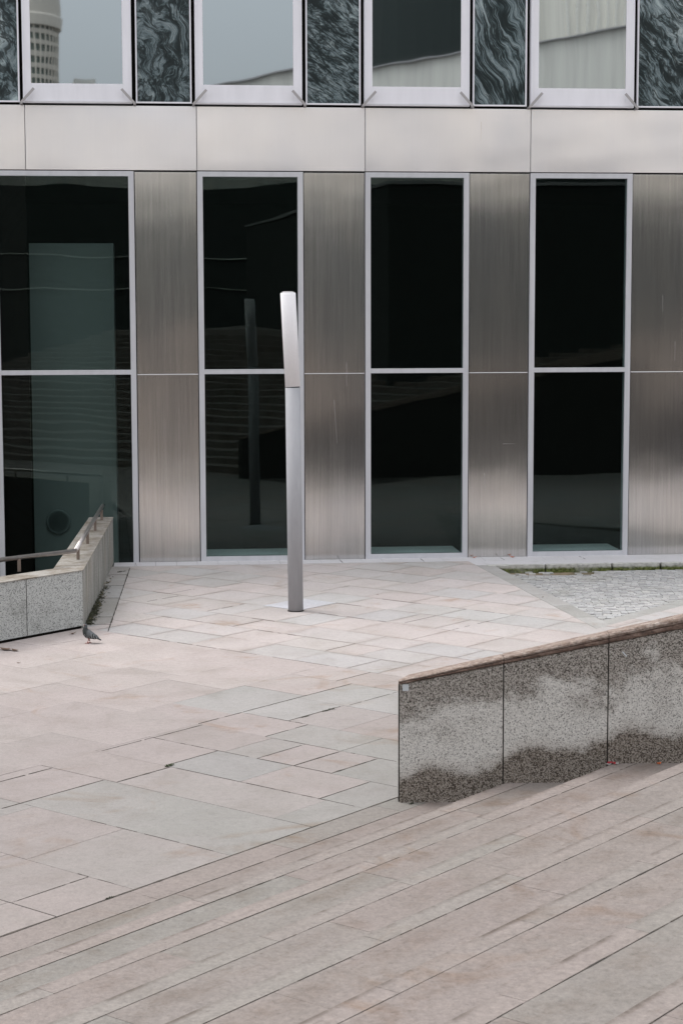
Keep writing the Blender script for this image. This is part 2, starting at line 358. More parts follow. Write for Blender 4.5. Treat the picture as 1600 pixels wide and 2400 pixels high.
def box(bm, x0, x1, y0, y1, z0, z1, bev=0):
    vs_ = [bm.verts.new((x, y, z)) for z in (z0, z1) for x, y in ((x0, y0), (x1, y0), (x1, y1), (x0, y1))]
    fs = [bm.faces.new([vs_[i] for i in q]) for q in ((3, 2, 1, 0), (4, 5, 6, 7), (0, 1, 5, 4), (1, 2, 6, 5), (2, 3, 7, 6), (3, 0, 4, 7))]
    if bev:
        es = list({e for f in fs for e in f.edges})
        bmesh.ops.bevel(bm, geom=es, offset=bev, segments=2, affect='EDGES', profile=.6)
    return fs
def prism(bm, poly, z0, z1, tone=None, lay=None, uvl=None, uvf=None, bottom=False):
    """vertical prism over a 2-D polygon (counter-clockwise)"""
    n = len(poly)
    zt = (lambda p: z1(p)) if callable(z1) else (lambda p: z1)
    lo = [bm.verts.new((p[0], p[1], z0)) for p in poly]; hi = [bm.verts.new((p[0], p[1], zt(p))) for p in poly]
    fs = [bm.faces.new(hi)] + [bm.faces.new((lo[i], lo[(i + 1) % n], hi[(i + 1) % n], hi[i])) for i in range(n)]
    if bottom: fs.append(bm.faces.new(lo[::-1]))
    for f in fs:
        for lp in f.loops:
            if lay is not None: lp[lay] = (*tone, 1)
            if uvl is not None: lp[uvl].uv = uvf(lp.vert.co)
    return fs
def clip(poly, nx, ny, c):
    """keep the side nx*x + ny*y <= c"""
    out = []
    for i in range(len(poly)):
        a, b = poly[i], poly[(i + 1) % len(poly)]
        da, db = nx * a[0] + ny * a[1] - c, nx * b[0] + ny * b[1] - c
        if da <= 0: out.append(a)
        if (da < 0 < db) or (db < 0 < da):
            t = da / (da - db); out.append((a[0] + (b[0] - a[0]) * t, a[1] + (b[1] - a[1]) * t))
    return out
def area(p): return .5 * sum(p[i][0] * p[(i + 1) % len(p)][1] - p[(i + 1) % len(p)][0] * p[i][1] for i in range(len(p))) if len(p) > 2 else 0
def side(p, q):
    """half plane to the LEFT of p->q as clip() arguments"""
    dx, dy = q[0] - p[0], q[1] - p[1]; nx, ny = dy, -dx
    return nx, ny, nx * p[0] + ny * p[1]
def neg(h): return -h[0], -h[1], -h[2]
def tube(bm, pts, rad, n=16, cap=True):
    pts = [Vector(p) for p in pts]; rads = rad if isinstance(rad, (list, tuple)) else [rad] * len(pts)
    rings = []; ref = None
    for i, p in enumerate(pts):
        d = ((pts[min(i + 1, len(pts) - 1)] - pts[max(i - 1, 0)])).normalized()
        if ref is None: ref = Vector((0, 0, 1)) if abs(d.z) < .9 else Vector((1, 0, 0))
        a = (ref - d * ref.dot(d)).normalized(); b = d.cross(a); ref = a
        rings.append([bm.verts.new(p + (a * math.cos(2 * math.pi * k / n) + b * math.sin(2 * math.pi * k / n)) * rads[i]) for k in range(n)])
    for r1, r2 in zip(rings, rings[1:]):
        for k in range(n): bm.faces.new((r1[k], r1[(k + 1) % n], r2[(k + 1) % n], r2[k]))
    if cap: bm.faces.new(rings[0][::-1]); bm.faces.new(rings[-1])
    return rings

# ------------------------------------------------------------------ plan geometry
TA, TB = math.radians(52.3), math.radians(140.5)
EA, EB = Vector((math.cos(TA), math.sin(TA))), Vector((math.cos(TB), math.sin(TB)))
O2 = Vector((0, 15.2))
def ab(a, b): p = O2 + EA * a + EB * b; return (p.x, p.y)
FA = math.atan2(FPX, 44000)                                  # yaw of the facade
FT = Vector((math.cos(FA), math.sin(FA))); FN = Vector((math.sin(FA), -math.cos(FA)))
FP = Vector((.415, 31.756))
def fpt(s, out=0): p = FP + FT * s + FN * out; return (p.x, p.y)
FRONT = side(fpt(-10, .0), fpt(10, .0)); FRONT = neg(FRONT)     # in front of the facade
STRIPF = neg(side(fpt(-10, .50), fpt(10, .50)))
BF1 = 8.57                                                     # parapet front face lies on b = BF1
F1 = side(ab(-30, BF1), ab(40, BF1))                           # left of it = behind the parapet front
CORN = ab(5.10, BF1); FAR = (-3.895, 31.33)
F2R = neg(side(CORN, FAR))                                     # right of the receding parapet face
S0, S1 = (-3.137, 24.586), (-3.558, 30.894)
ST_R, ST_L = neg(side(S0, S1)), side(S0, S1)
C0, C1 = (2.25, 31.0), (3.42, 24.55)                           # cobble border, outer (plaza) edge
cd = (Vector(C1) - Vector(C0)).normalized(); cn = Vector((-cd.y, cd.x))   # towards the cobbles (+x)
CB_L = neg(side(C0, C1)); CB_R = side(C0, C1)
C0i, C1i = tuple(Vector(C0) + cn * .28), tuple(Vector(C1) + cn * .28)
CBi_L, CBi_R = neg(side(C0i, C1i)), side(C0i, C1i)
NEAR0, NEAR1 = (3.35, 24.45), (3.35 + EA.x * 8, 24.45 + EA.y * 8)   # near edge of the cobbles
NE_F, NE_B = neg(side(NEAR0, NEAR1)), side(NEAR0, NEAR1)
KERBF = neg(side(fpt(-10, 1.05), fpt(20, 1.05)))               # in front of the kerb line
KERBB = side(fpt(-10, 1.05), fpt(20, 1.05))
WP = Vector((.486, 15.66)); WA = math.atan2(.07, 2.6); WD = Vector((math.cos(WA), math.sin(WA)))
WALLB = side(tuple(WP), tuple(WP + WD * 5)); WALLF = neg(WALLB)

# ------------------------------------------------------------------ ground bed under everything
def plain_poly(name, polys, z, mat, kind='structure'):
    bm = bmesh.new()
    for p in polys:
        if abs(area(p)) > 1e-4: bm.faces.new([bm.verts.new((x, y, z)) for x, y in (p if area(p) > 0 else p[::-1])])
    o = obj(name, bm, mat); tag(o, kind=kind); return o
BIG = [(-700, -700), (700, -700), (700, 60), (-700, 60)]
front = clip(clip(BIG, *FRONT), *neg(F1))
# split the front part in two along the near edge of the cobbles so that the sett bed can lie lower
back = clip(clip(clip(BIG, *FRONT), *F1), *F2R)
pieces = []
for pc in (front, back):
    pieces.append(clip(pc, *CBi_L))
    pieces.append(clip(clip(pc, *CBi_R), *NE_F))
    pieces.append(clip(clip(clip(pc, *CBi_R), *NE_B), *KERBB))
plain_poly('ground', [p for p in pieces if len(p) > 2], -.014, 'joint')

# ------------------------------------------------------------------ plaza slabs
tones = [(.455, .395, .37), (.445, .39, .366), (.435, .39, .366), (.465, .405, .38), (.435, .392, .368), (.425, .392, .368)]
def tone(a, b, g=None):
    if g is not None: t = [(.47, .41, .388), (.445, .398, .376), (.42, .395, .37), (.43, .408, .39)][g]
    else:
        t = random.choice(tones)
        if a > 5.1:
            t = random.choice([(.485, .43, .41), (.47, .425, .405), (.48, .435, .42), (.455, .425, .41), (.46, .435, .425)])
        elif b > 3.4: t = random.choice([(.485, .42, .405), (.475, .42, .405), (.465, .415, .40)])
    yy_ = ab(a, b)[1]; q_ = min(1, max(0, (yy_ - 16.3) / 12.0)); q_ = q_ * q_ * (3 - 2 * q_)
    k = (random.uniform(.985, 1.015) if (b > 3.4 and a < 5.1) else random.uniform(.965, 1.035)) * (.52 + .48 * q_)        # tone falls towards the steps: dimmer near light put into the stone colour
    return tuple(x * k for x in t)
pave = bmesh.new(); LAY = pave.loops.layers.float_color.new('tone'); PUV = pave.loops.layers.uv.new('UVMap')
def add_slab(a0, a1, b0, b1, g=None, gaps=None):
    gp = gaps or [random.choice((.002, .003, .003, .004, .006)) for _ in range(4)]
    rect = [ab(a0 + gp[0], b0 + gp[1]), ab(a1 - gp[2], b0 + gp[1]), ab(a1 - gp[2], b1 - gp[3]), ab(a0 + gp[0], b1 - gp[3])]
    if area(rect) < 0: rect = rect[::-1]
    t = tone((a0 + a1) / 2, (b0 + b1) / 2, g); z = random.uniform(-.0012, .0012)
    cand = []
    base = clip(rect, *STRIPF)
    if len(base) < 3: return
    p1 = clip(base, *neg(F1)); p2 = clip(clip(base, *F1), *ST_R)
    for p in (p1, p2):
        for q in (clip(p, *CB_L), clip(clip(p, *CB_R), *NE_F)):
            if len(q) > 2: cand.append(q)
    for q in cand:
        if b1 <= 0.01: q = clip(q, *WALLB)
        if len(q) > 2 and area(q) > 3e-4:
            def uvf(co):
                d_ = Vector((co.x, co.y)) - O2; det = EA.x * EB.y - EA.y * EB.x
                aa = (d_.x * EB.y - d_.y * EB.x) / det; bb_ = (EA.x * d_.y - EA.y * d_.x) / det
                if a0 < 5: return (.5 + .3 * ((aa - a0) / (a1 - a0) - .5), .5 + .3 * ((bb_ - b0) / (b1 - b0) - .5))    # cleaner edges here
                return ((aa - a0) / (a1 - a0), (bb_ - b0) / (b1 - b0))
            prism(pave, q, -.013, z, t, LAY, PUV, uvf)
# courses that run along b, with the joints read from the place (near part of the plaza)
D = .008; L = .003
def course(a0, a1, js, lo, hi, step=.93, tones_=None):
    js = sorted(js)
    while js[0] - lo > .25: js.insert(0, js[0] - step) if js[0] - step > lo + .15 else js.insert(0, lo)
    while hi - js[-1] > .25: js.append(js[-1] + step if js[-1] + step < hi - .15 else hi)
    js[0], js[-1] = lo, hi
    for i in range(len(js) - 1):
        g = None
        if tones_: g = tones_.get(i)
        gps = [random.choice((.002, .003, .004)) for _ in range(4)]
        add_slab(a0, a1, js[i], js[i + 1], g, gps)
TOP = 3.36
course(-3.28, -2.5, [.49, 1.42, 2.35], 0, TOP); course(-2.5, -1.42, [1.2, 2.3], 0, TOP, 1.1)
course(-1.42, -.40, [2.48, 3.2], 0, TOP, 2.48, {0: 2, 1: 0}); course(-.40, .32, [2.33, 3.25], 0, TOP, 1.9, {0: 2, 1: 1})
course(.32, 1.07, [.51, 1.45, 2.40, 3.33], 0, TOP, .93, {0: 2, 1: 0, 2: 3, 3: 0}); course(1.07, 1.81, [.98, 1.44, 1.90, 2.33, 3.29], 0, TOP, .98, {1: 0, 2: 0, 0: 2})
course(1.81, 2.50, [.5, 1.45, 2.43, 3.36], 0, TOP, .93, {1: 2, 2: 2, 3: 0}); course(2.50, 3.45, [1.0, 2.01, 2.71, 3.37], 0, TOP, .9, {3: 3, 2: 1})
course(3.45, 4.43, [.6, 1.6, 2.67, 3.37], 0, TOP, .9, {3: 3, 2: 3}); course(4.43, 5.1, [.7, 1.6, 2.5], 0, 3.05, .9)
add_slab(4.43, 5.1, 3.05, 3.6); add_slab(2.5, 4.43, TOP, TOP + .0001) if False else None
x = -3.28
while x > -16: course(x - 1.05, x, [random.uniform(.4, 1.0)], 0, TOP, 1.1); x -= 1.05
# broad smooth slabs, long side along a
b = TOP
while b < 20:
    wd = .92
    a = -16 + random.uniform(0, 1)
    while a < 5.1:
        ln = random.choice((1.2, 1.5, 1.8)); a2 = min(a + ln, 5.1)
        if 5.1 - a2 < .5: a2 = 5.1
        lo = 3.6 if (a >= 4.43 and b == TOP) else b
        if b == TOP and a < 4.43 < a2:
            add_slab(a, 4.43, b, b + wd, 0); add_slab(4.43, 5.1, 3.6, b + wd, 0); a = 5.1; continue
        add_slab(a, a2, lo, b + wd, 3 if (abs(a - 2) < 1.3 and b == TOP) else 0, [.001, random.choice((.001, .002)), .0008, .001]); a = a2
    b += wd
# far part: half-bond courses along b
edges = [5.1, 5.82, 6.47, 7.15, 8.05, 8.92, 9.65, 10.4]
while edges[-1] < 22: edges.append(edges[-1] + .8)
J = {5.1: [.75, 3.5, 3.98], 5.82: [3.51, 4.9, 5.74, 6.63], 6.47: [4.19, 4.9, 7.04, 6.1], 7.15: [5.58, 4.5, 6.24, 6.85, 8.19, 9.1], 8.05: [3.58, 4.76, 5.6, 6.25, 7.16, 8.41], 8.92: [4.5, 5.34, 6.22, 7.04]}
for e0, e1 in zip(edges, edges[1:]):
    js = sorted(J.get(e0, [random.uniform(3, 4)]))
    full = [js[0]]
    for q in js[1:]:
        while q - full[-1] > 1.3: full.append(full[-1] + .87)
        if q - full[-1] > .3: full.append(q)
    while full[-1] < 17: full.append(full[-1] + .87)
    while full[0] > -9: full.insert(0, full[0] - .87)
    for q0, q1 in zip(full, full[1:]): add_slab(e0, e1, q0, q1)
for a0 in (4.43,):
    pass
bb = -9
while bb < 0: add_slab(4.43, 5.1, bb, bb + .9); bb += .9
tag(obj('plaza_paving', pave, 'pave'), kind='structure')

# border strip beside the parapet, border strip beside the cobbles, white strip along the facade
bm = bmesh.new(); LAY2 = bm.loops.layers.float_color.new('tone')
sdv = (Vector(S1) - Vector(S0)).normalized(); t0 = -.35
for ln in (.75, .62, 1.75, 1.3, 1.2, 1.6, 1.4):
    p0, p1 = Vector(S0) + sdv * (t0 + .003), Vector(S0) + sdv * (t0 + ln - .003); sn = Vector((-sdv.y, sdv.x))
    q = [tuple(p0 - sn * -.004), tuple(p1 - sn * -.004), tuple(p1 + sn * .75), tuple(p0 + sn * .75)]
    q = q if area(q) > 0 else q[::-1]
    q = clip(clip(clip(q, *F2R), *F1), *STRIPF)
    if len(q) > 2: prism(bm, q, -.013, .001, random.choice([(.36, .345, .33), (.40, .39, .385), (.42, .40, .39)]), LAY2)
    t0 += ln
t0 = -1.2
while t0 < 8.5:
    ln = random.uniform(.8, 1.2)
    p0, p1 = Vector(C0) + cd * (t0 + .003), Vector(C0) + cd * (t0 + ln - .003)
    q = [tuple(p0 + cn * .004), tuple(p1 + cn * .004), tuple(p1 + cn * .28), tuple(p0 + cn * .28)]
    q = q if area(q) > 0 else q[::-1]
    q = clip(clip(q, *KERBF), *NE_B)
    if len(q) > 2: prism(bm, q, -.13, .001, random.choice([(.38, .375, .36), (.41, .40, .39), (.35, .345, .33)]), LAY2)
    t0 += ln
nd = Vector(EA); nn_ = Vector((-EA.y, EA.x)); t0 = -.3
while t0 < 9:
    ln = random.uniform(.8, 1.2)
    p0, p1 = Vector(NEAR0) + nd * (t0 + .003), Vector(NEAR0) + nd * (t0 + ln - .003)
    q = [tuple(p0), tuple(p1), tuple(p1 + nn_ * .25), tuple(p0 + nn_ * .25)]
    q = q if area(q) > 0 else q[::-1]; q = clip(q, *CBi_R)
    if len(q) > 2: prism(bm, q, -.13, .001, (.38, .375, .36), LAY2)
    t0 += ln
tag(obj('border_stones', bm, 'pave'), kind='structure')
bm = bmesh.new(); s = -4.32
while s < 14:
    ln = .352; q = [fpt(s + .002, .497), fpt(s + ln - .002, .497), fpt(s + ln - .002, 0.0), fpt(s + .002, 0.0)]
    if s > -3.95 or True: prism(bm, q if area(q) > 0 else q[::-1], -.013, .002 + random.uniform(-.001, .001))
    s += ln
s = .9
while s < 14:
    ln = 1.05; q = [fpt(s + .002, 1.04), fpt(s + ln - .002, 1.04), fpt(s + ln - .002, .503), fpt(s + .002, .503)]
    q = q if area(q) > 0 else q[::-1]; q = clip(q, *CB_R)
    if len(q) > 2: prism(bm, q, -.013, .002)
    s += ln
tag(obj('facade_strip_paving', bm, 'strip'), kind='structure')

# kerb stones
fang = FA
for i, (k0, k1) in enumerate(((1.93, 2.92), (2.935, 4.06), (4.08, 4.90), (4.925, 6.2), (6.22, 7.6), (7.62, 9.0))):
    root = None
    bm = bmesh.new(); box(bm, k0 + .006, k1 - .006, -1.15 - (.01 if i % 2 else 0), -1.045, -.16, .012, .012)
    # rough the hewn face
    bmesh.ops.subdivide_edges(bm, edges=[e for e in bm.edges if abs(e.verts[0].co.x - e.verts[1].co.x) > .3], cuts=14, use_grid_fill=True)
    for v in bm.verts: v.co += Vector((0, random.uniform(-.005, .005), random.uniform(-.004, .003)))
    o = obj('kerb_stone', bm, 'kerb', loc=(FP.x, FP.y, 0)); o.rotation_euler = (0, 0, fang)
    tag(o, ['mossy kerb stone at the left end beside brown soil', 'mossy kerb stone second from the left below the steel panel',
            'mossy kerb stone third from the left under the right window', 'mossy kerb stone at the right edge of the photo',
            'kerb stone beyond the right edge of the photo', 'farthest right kerb stone beyond the photo'][i], 'kerb stone', 'mossy kerb stones along the facade')

# cobbles
def zc(p):
    d = (Vector(p) - FP).dot(FN) - 1.15                       # distance in front of the kerb
    e = (Vector(p) - Vector(C0i)).dot(cn)                     # distance from the border strip
    return -.115 * max(0, 1 - d / 5.0) * min(1, .75 + e / .6) - .004
region = [fpt(1.0, 1.13), fpt(14, 1.13), fpt(14, 9), fpt(1, 9)]
if area(region) < 0: region = region[::-1]
region = clip(clip(region, *CBi_R), *NE_B)
nb = neg(side(tuple(Vector(NEAR0) + nn_ * .25), tuple(Vector(NEAR1) + nn_ * .25)))
region = clip(region, *neg(nb))
bm = bmesh.new()
g = bmesh.ops.create_grid(bm, x_segments=40, y_segments=30, size=1)
for v in bm.verts:
    p = fpt(1.3 + (v.co.x + 1) * 6.5, 1.13 + (v.co.y + 1) * 3.9); v.co = Vector((p[0], p[1], zc(p) - .012))
for h in (CBi_R, NE_B, KERBF):
    bmesh.ops.bisect_plane(bm, geom=bm.verts[:] + bm.edges[:] + bm.faces[:], plane_co=(h[0] * h[2] / (h[0] ** 2 + h[1] ** 2), h[1] * h[2] / (h[0] ** 2 + h[1] ** 2), 0), plane_no=(h[0], h[1], 0), clear_outer=True)
tag(obj('sett_bed', bm, 'soil'), kind='structure')
bm = bmesh.new(); L3 = bm.loops.layers.float_color.new('tone')
ra = FA - .10; ex = Vector((math.cos(ra), math.sin(ra))); ey = Vector((-ex.y, ex.x)); o0 = Vector((1.5, 23.5))
for r_ in range(-6, 95):
    off = random.uniform(0, .1); cx = -1.0
    while cx < 12:
        ln = random.uniform(.095, .135); wd_ = .098
        c = o0 + ex * (cx + off) + ey * (r_ * .105 + .05 * math.sin(cx * 1.1 + r_ * .05))
        gx, gy = .004, .004
        q = [c + ex * gx + ey * gy, c + ex * (ln - gx) + ey * (gy + random.uniform(-.004, .004)), c + ex * (ln - gx) + ey * (wd_ - gy), c + ex * gx + ey * (wd_ - gy + random.uniform(-.004, .004))]
        q = [tuple(v) for v in q]
        cx += ln
        q = clip(clip(clip(q, *CBi_R), *neg(nb)), *neg(side(fpt(-10, 1.15), fpt(10, 1.15))))
        if len(q) < 3 or area(q) < 1e-3: continue
        z = zc(q[0]); dz = random.uniform(-.004, .006)
        e = (Vector(q[0]) - Vector(C0i)).dot(cn); dk = (Vector(q[0]) - FP).dot(FN) - 1.15
        if dk < .55 and e < 1.6 and random.random() < .8: continue      # soil has drifted over the corner
        k = random.uniform(.72, 1.02); tn = random.choice([(.46, .45, .44), (.42, .415, .41), (.48, .465, .45), (.44, .435, .43)])
        prism(bm, q, z - .03, z + dz + .004, tuple(x_ * k for x_ in tn), L3)
tag(obj('cobbled_paving', bm, 'sett'), kind='structure')

# ------------------------------------------------------------------ stairs
EN = Vector((EA.y, -EA.x))                                    # from the facade side towards the camera
Jp = [.306, .99, 1.72, 2.485, 3.265, 4.06]
while len(Jp) < 24: Jp.append(Jp[-1] + .79)
NO = .155; RZ = .165; NST = 22
bm = bmesh.new(); LT = bm.loops.layers.float_color.new('tone'); UVL = bm.loops.layers.uv.new('UVMap')
def sp(a, p): q = O2 + EA * a + EN * p; return (q.x, q.y)
def stair_slab(a0, a1, p0, p1, z, tn, vref, z0=None, lower=0):
    q = [sp(a0, p0), sp(a1, p0), sp(a1, p1), sp(a0, p1)]
    if area(q) < 0: q = q[::-1]
    if q and max(v[0] for v in q) > WP.x:
        right = clip(q, -1, 0, -WP.x); left = clip(q, 1, 0, WP.x)
        right = clip(right, *neg(side(tuple(WP + Vector((0, .06))), tuple(WP + WD * 5 + Vector((0, .06))))))
        parts_ = [left, right]
    else: parts_ = [q]
    uvf = lambda co: ((Vector((co.x, co.y)) - O2).dot(EA), vref - (Vector((co.x, co.y)) - O2).dot(EN))
    for q in parts_:
        if len(q) > 2 and area(q) > 1e-4: prism(bm, q, z0 if z0 is not None else z - .02, z, tn, LT, UVL, uvf)
stone = [tuple(.43 * x_ for x_ in c_) for c_ in ((.465, .395, .36), (.455, .39, .355), (.445, .39, .355), (.47, .40, .365), (.44, .395, .358), (.425, .395, .358))]
# two flush strips before the first step
a = -18 + random.random()
while a < 6:
    ln = random.uniform(1.1, 1.9); stair_slab(a + .002, a + ln - .002, .010, Jp[0] - .001, .0, random.choice(stone), 9); a += ln
for k in range(0, NST):
    z = k * RZ; n0 = Jp[k] - NO; n1 = Jp[k + 1] - NO
    if k > 0:
        a = -24 + random.random()
        while a < 22:
            ln = random.uniform(1.2, 1.9)
            stair_slab(a + .002, a + ln - .002, n0, Jp[k] - .002, z, tuple(1.09 * x_ for x_ in random.choice(stone[:5])), n0, z0=z - RZ - .01); a += ln
    a = -24 + random.random()
    while a < 22:
        ln = random.uniform(1.5, 2.4)
        stair_slab(a + .0015, a + ln - .0015, Jp[k] + random.choice((.001, .003, .004)), n1 + .02, z + random.uniform(-.001, .001), random.choice(stone), n1); a += ln
# upper landing
zt = NST * RZ
for i in range(6):
    a = -24 + random.random()
    while a < 22:
        ln = random.uniform(1.5, 2.4); stair_slab(a + .002, a + ln - .002, Jp[NST] - NO + i * 1.1, Jp[NST] - NO + (i + 1) * 1.1 - .003, zt, random.choice(stone), 99, z0=zt - RZ - .01); a += ln
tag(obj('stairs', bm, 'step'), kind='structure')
bm = bmesh.new(); LT = None
for k in range(1, NST + 1):
    z = k * RZ; p0 = Jp[k] - .06; p1 = Jp[k + 1] if k < NST else Jp[k] + 9
    q = [sp(-24, p0), sp(22, p0), sp(22, p1), sp(-24, p1)]
    if area(q) < 0: q = q[::-1]
    right = clip(clip(q, -1, 0, -WP.x), *neg(side(tuple(WP + Vector((0, .05))), tuple(WP + WD * 5 + Vector((0, .05)))))); left = clip(q, 1, 0, WP.x)
    for qq in (left, right):
        if len(qq) > 2: prism(bm, qq, z - RZ - .05, z - .0022)
tag(obj('stair_bed', bm, 'joint2'), kind='structure')

# black grime packed into the open joints
bm = bmesh.new(); rg = random.Random(11)
def grime(fa, fb, w0, z, broken=0.):
    # fa -> fb : the two ends as plan points; ragged strip lying 3 mm proud of the stone
    if fa[1] > 19: w0 *= .55
    A_, B_ = Vector(fa), Vector(fb); L_ = (B_ - A_).length; d_ = (B_ - A_) / L_; n_ = Vector((-d_.y, d_.x)); t = 0.
    wa = w0 * .15
    while t < L_:
        st = min(rg.uniform(.04, .16), L_ - t + 1e-4); wb = w0 * rg.uniform(.35, 1.15)
        if rg.random() < .10: wb *= 1.6
        if t + st >= L_ - .01: wb = w0 * .15
        if rg.random() >= broken:
            p, q = A_ + d_ * t, A_ + d_ * (t + st)
            poly = [tuple(p - n_ * wa / 2), tuple(q - n_ * wb / 2), tuple(q + n_ * wb / 2), tuple(p + n_ * wa / 2)]
            if area(poly) < 0: poly = poly[::-1]
            prism(bm, poly, z - .004, z + .0012)
        wa = wb; t += st
for (a0_, a1_, b_, w_, br) in ((-1.06, -.40, 3.185, .011, .05), (-3.2, -1.06, 3.185, .007, .4), (-1.64, -.42, 2.48, .008, .1), (.35, 1.07, 3.30, .006, .3), (1.07, 1.80, 3.29, .014, 0), (-.39, .31, 2.33, .014, 0),
        (.35, 1.06, 2.405, .011, .05), (1.81, 2.50, 3.36, .008, .1), (2.53, 3.45, 3.365, .018, 0), (3.45, 4.42, 3.365, .012, 0), (3.5, 4.37, 2.67, .010, .1), (2.53, 3.39, 2.71, .013, 0), (1.07, 1.75, 1.90, .012, 0),
        (1.08, 1.78, 1.445, .018, 0), (1.08, 1.78, .98, .020, 0), (.30, 1.04, .51, .009, .1), (1.81, 2.49, 2.43, .008, .1), (-3.22, -2.5, .49, .007, .2), (5.86, 6.47, 4.9, .006, .2), (4.44, 5.1, 3.6, .005, .2),
        (6.45, 7.1, 7.04, .006, .3), (8.05, 8.63, 9.78, .007, .2), (7.18, 8.0, 9.5, .006, .3), (7.2, 8.0, 8.19, .006, .3), (8.14, 8.9, 5.34, .006, .2), (8.1, 9.0, 4.5, .006, .3)):
    grime(ab(a0_, b_), ab(a1_, b_), w_, .0015, br)
for (a_, b0_, b1_, w_, br) in ((1.075, .98, 1.90, .012, 0), (1.07, 2.0, 3.3, .004, .3), (.32, .12, 1.4, .006, .15), (.32, 1.4, 2.4, .004, .3), (-1.42, 0, 1.6, .005, .2), (-2.5, .22, .7, .006, .3), (-3.28, 0, .62, .006, .2), (5.10, 4.1, 7.7, .007, .1),
        (1.81, .77, 2.3, .004, .3), (2.50, 2.43, 3.0, .005, .2), (8.06, 5.6, 7.0, .006, .3), (8.92, 6.7, 7.2, .007, .2), (6.46, 5.9, 8.4, .005, .4), (8.04, 9.78, 10.1, .007, .1), (7.13, 6.85, 7.4, .006, .2), (9.64, 4.6, 6.9, .006, .3)):
    grime(ab(a_, b0_), ab(a_, b1_), w_, .0015, br)
grime(sp(-14, .004), sp(.88, .004), .016, .0015, 0)
sdv_ = (Vector(S1) - Vector(S0)).normalized(); sn_ = Vector((-sdv_.y, sdv_.x))
grime(tuple(Vector(S0) - sdv_ * .2), tuple(Vector(S0) + sdv_ * 6.1), .030, .0015, .04)
for t_ in (.40, 1.02, 2.77, 4.07, 5.27): grime(tuple(Vector(S0) + sdv_ * t_), tuple(Vector(S0) + sdv_ * t_ + sn_ * .33), .016, .0025, 0)
for t_ in [.17 + .35 * i for i in range(12)]:
    if rg.random() < .5: grime(fpt(-4.3 + 2 * t_, .08), fpt(-4.3 + 2 * t_ + .02, .48), .016, .003, .1)
for k in range(0, NST):
    a = -14.
    amax = .4 if k == 0 else .35 + 1.45 * k if k < 4 else 10
    while a < amax:
        ln = rg.uniform(.08, 1.5)
        if rg.random() < .45: grime(sp(a, Jp[k]), sp(min(a + ln, amax), Jp[k]), rg.choice((.004, .005, .007, .010)), k * RZ + .0015, rg.choice((0, 0, .1)))
        else: grime(sp(a, Jp[k]), sp(min(a + ln, amax), Jp[k]), .0035, k * RZ + .001, .15)
        a += ln
tag(obj('joint_dirt', bm, 'grime'), kind='stuff')

# ------------------------------------------------------------------ sloping granite wall on the right
wall = empty('granite_wall', (WP.x, WP.y, 0), WA)
tag(wall, 'speckled granite wall with stained foot rising beside the steps', 'wall')
def topz(s): return 1.078 + .2187 * s
def cbz(s): return 1.043 + .193 * s
PW = .905; ended = 12
def hexa(bm, quad_lo, quad_hi):
    lo = [bm.verts.new(p) for p in quad_lo]; hi = [bm.verts.new(p) for p in quad_hi]
    bm.faces.new(lo[::-1]); bm.faces.new(hi)
    for i in range(4): bm.faces.new((lo[i], lo[(i + 1) % 4], hi[(i + 1) % 4], hi[i]))
# local direction of the cut end (parallel to the steps)
ela = TA - WA; ce = Vector((math.cos(ela), math.sin(ela)))
TH = .10
bm = bmesh.new(); s1 = ended * PW
e_ = ce * (TH / ce.y)
hexa(bm, [(.0, .008, -.1), (s1, .008, -.1), (s1, TH, -.1), (e_.x, TH, -.1)], [(.0, .008, cbz(0) - .004), (s1, .008, cbz(s1) - .004), (s1, TH, cbz(s1) - .004), (e_.x, TH, cbz(e_.x) - .004)])
obj('core', bm, 'wallcore', wall)
for i in range(ended):
    x0, x1 = i * PW + (.013 if i == 0 else .006), (i + 1) * PW - .006
    bm = bmesh.new()
    hexa(bm, [(x0, -.022, -.1), (x1, -.022, -.1), (x1, .004, -.1), (x0, .004, -.1)], [(x0, -.022, cbz(x0) - .006), (x1, -.022, cbz(x1) - .006), (x1, .004, cbz(x1) - .006), (x0, .004, cbz(x0) - .006)])
    obj('cladding_panel', bm, 'wallgran', wall)
    bm = bmesh.new(); x0, x1 = i * PW + (0 if i == 0 else .003), (i + 1) * PW - .003
    # moulded coping: profile in (y, height fraction) swept along the slope
    prof = [(-.030, 0), (-.034, .18), (-.034, .34), (-.026, .40), (-.026, .46), (-.034, .52), (-.034, .74), (-.022, .94), (.0, 1.0), (TH + .02, 1.0), (TH + .02, 0)]
    rings = []; NS = 10
    for j in range(NS + 1):
        xx_ = x0 + (x1 - x0) * j / NS
        ring = []
        for (yy_, f_) in prof:
            sh = (ce.x / ce.y) * max(0, yy_) * max(0, 1 - xx_ / .6) if i == 0 else 0
            xs = xx_ + sh
            jit = random.uniform(-.0015, .0015)
            ring.append(bm.verts.new((xs, yy_, cbz(xs) + f_ * (topz(xs) - cbz(xs)) + jit)))
        rings.append(ring)
    n_ = len(prof)
    for ra_, rb_ in zip(rings, rings[1:]):
        for k in range(n_):
            f = bm.faces.new((ra_[k], ra_[(k + 1) % n_], rb_[(k + 1) % n_], rb_[k]))
            f.material_index = 1 if k in (0, 1, 2, 3, 4, 10) else 0
    bm.faces.new(rings[0]); bm.faces.new(rings[-1][::-1])
    bmesh.ops.recalc_face_normals(bm, faces=bm.faces)
    obj('coping_stone', bm, None, wall, mats=['coping', 'copedge'])
bm = bmesh.new(); box(bm, .035, .088, -.0235, -.0222, .985, 1.043); o = obj('label', bm, 'sticker', wall, loc=(0, -.001, 0)); tag(o, 'small blank pale square at the wall corner')
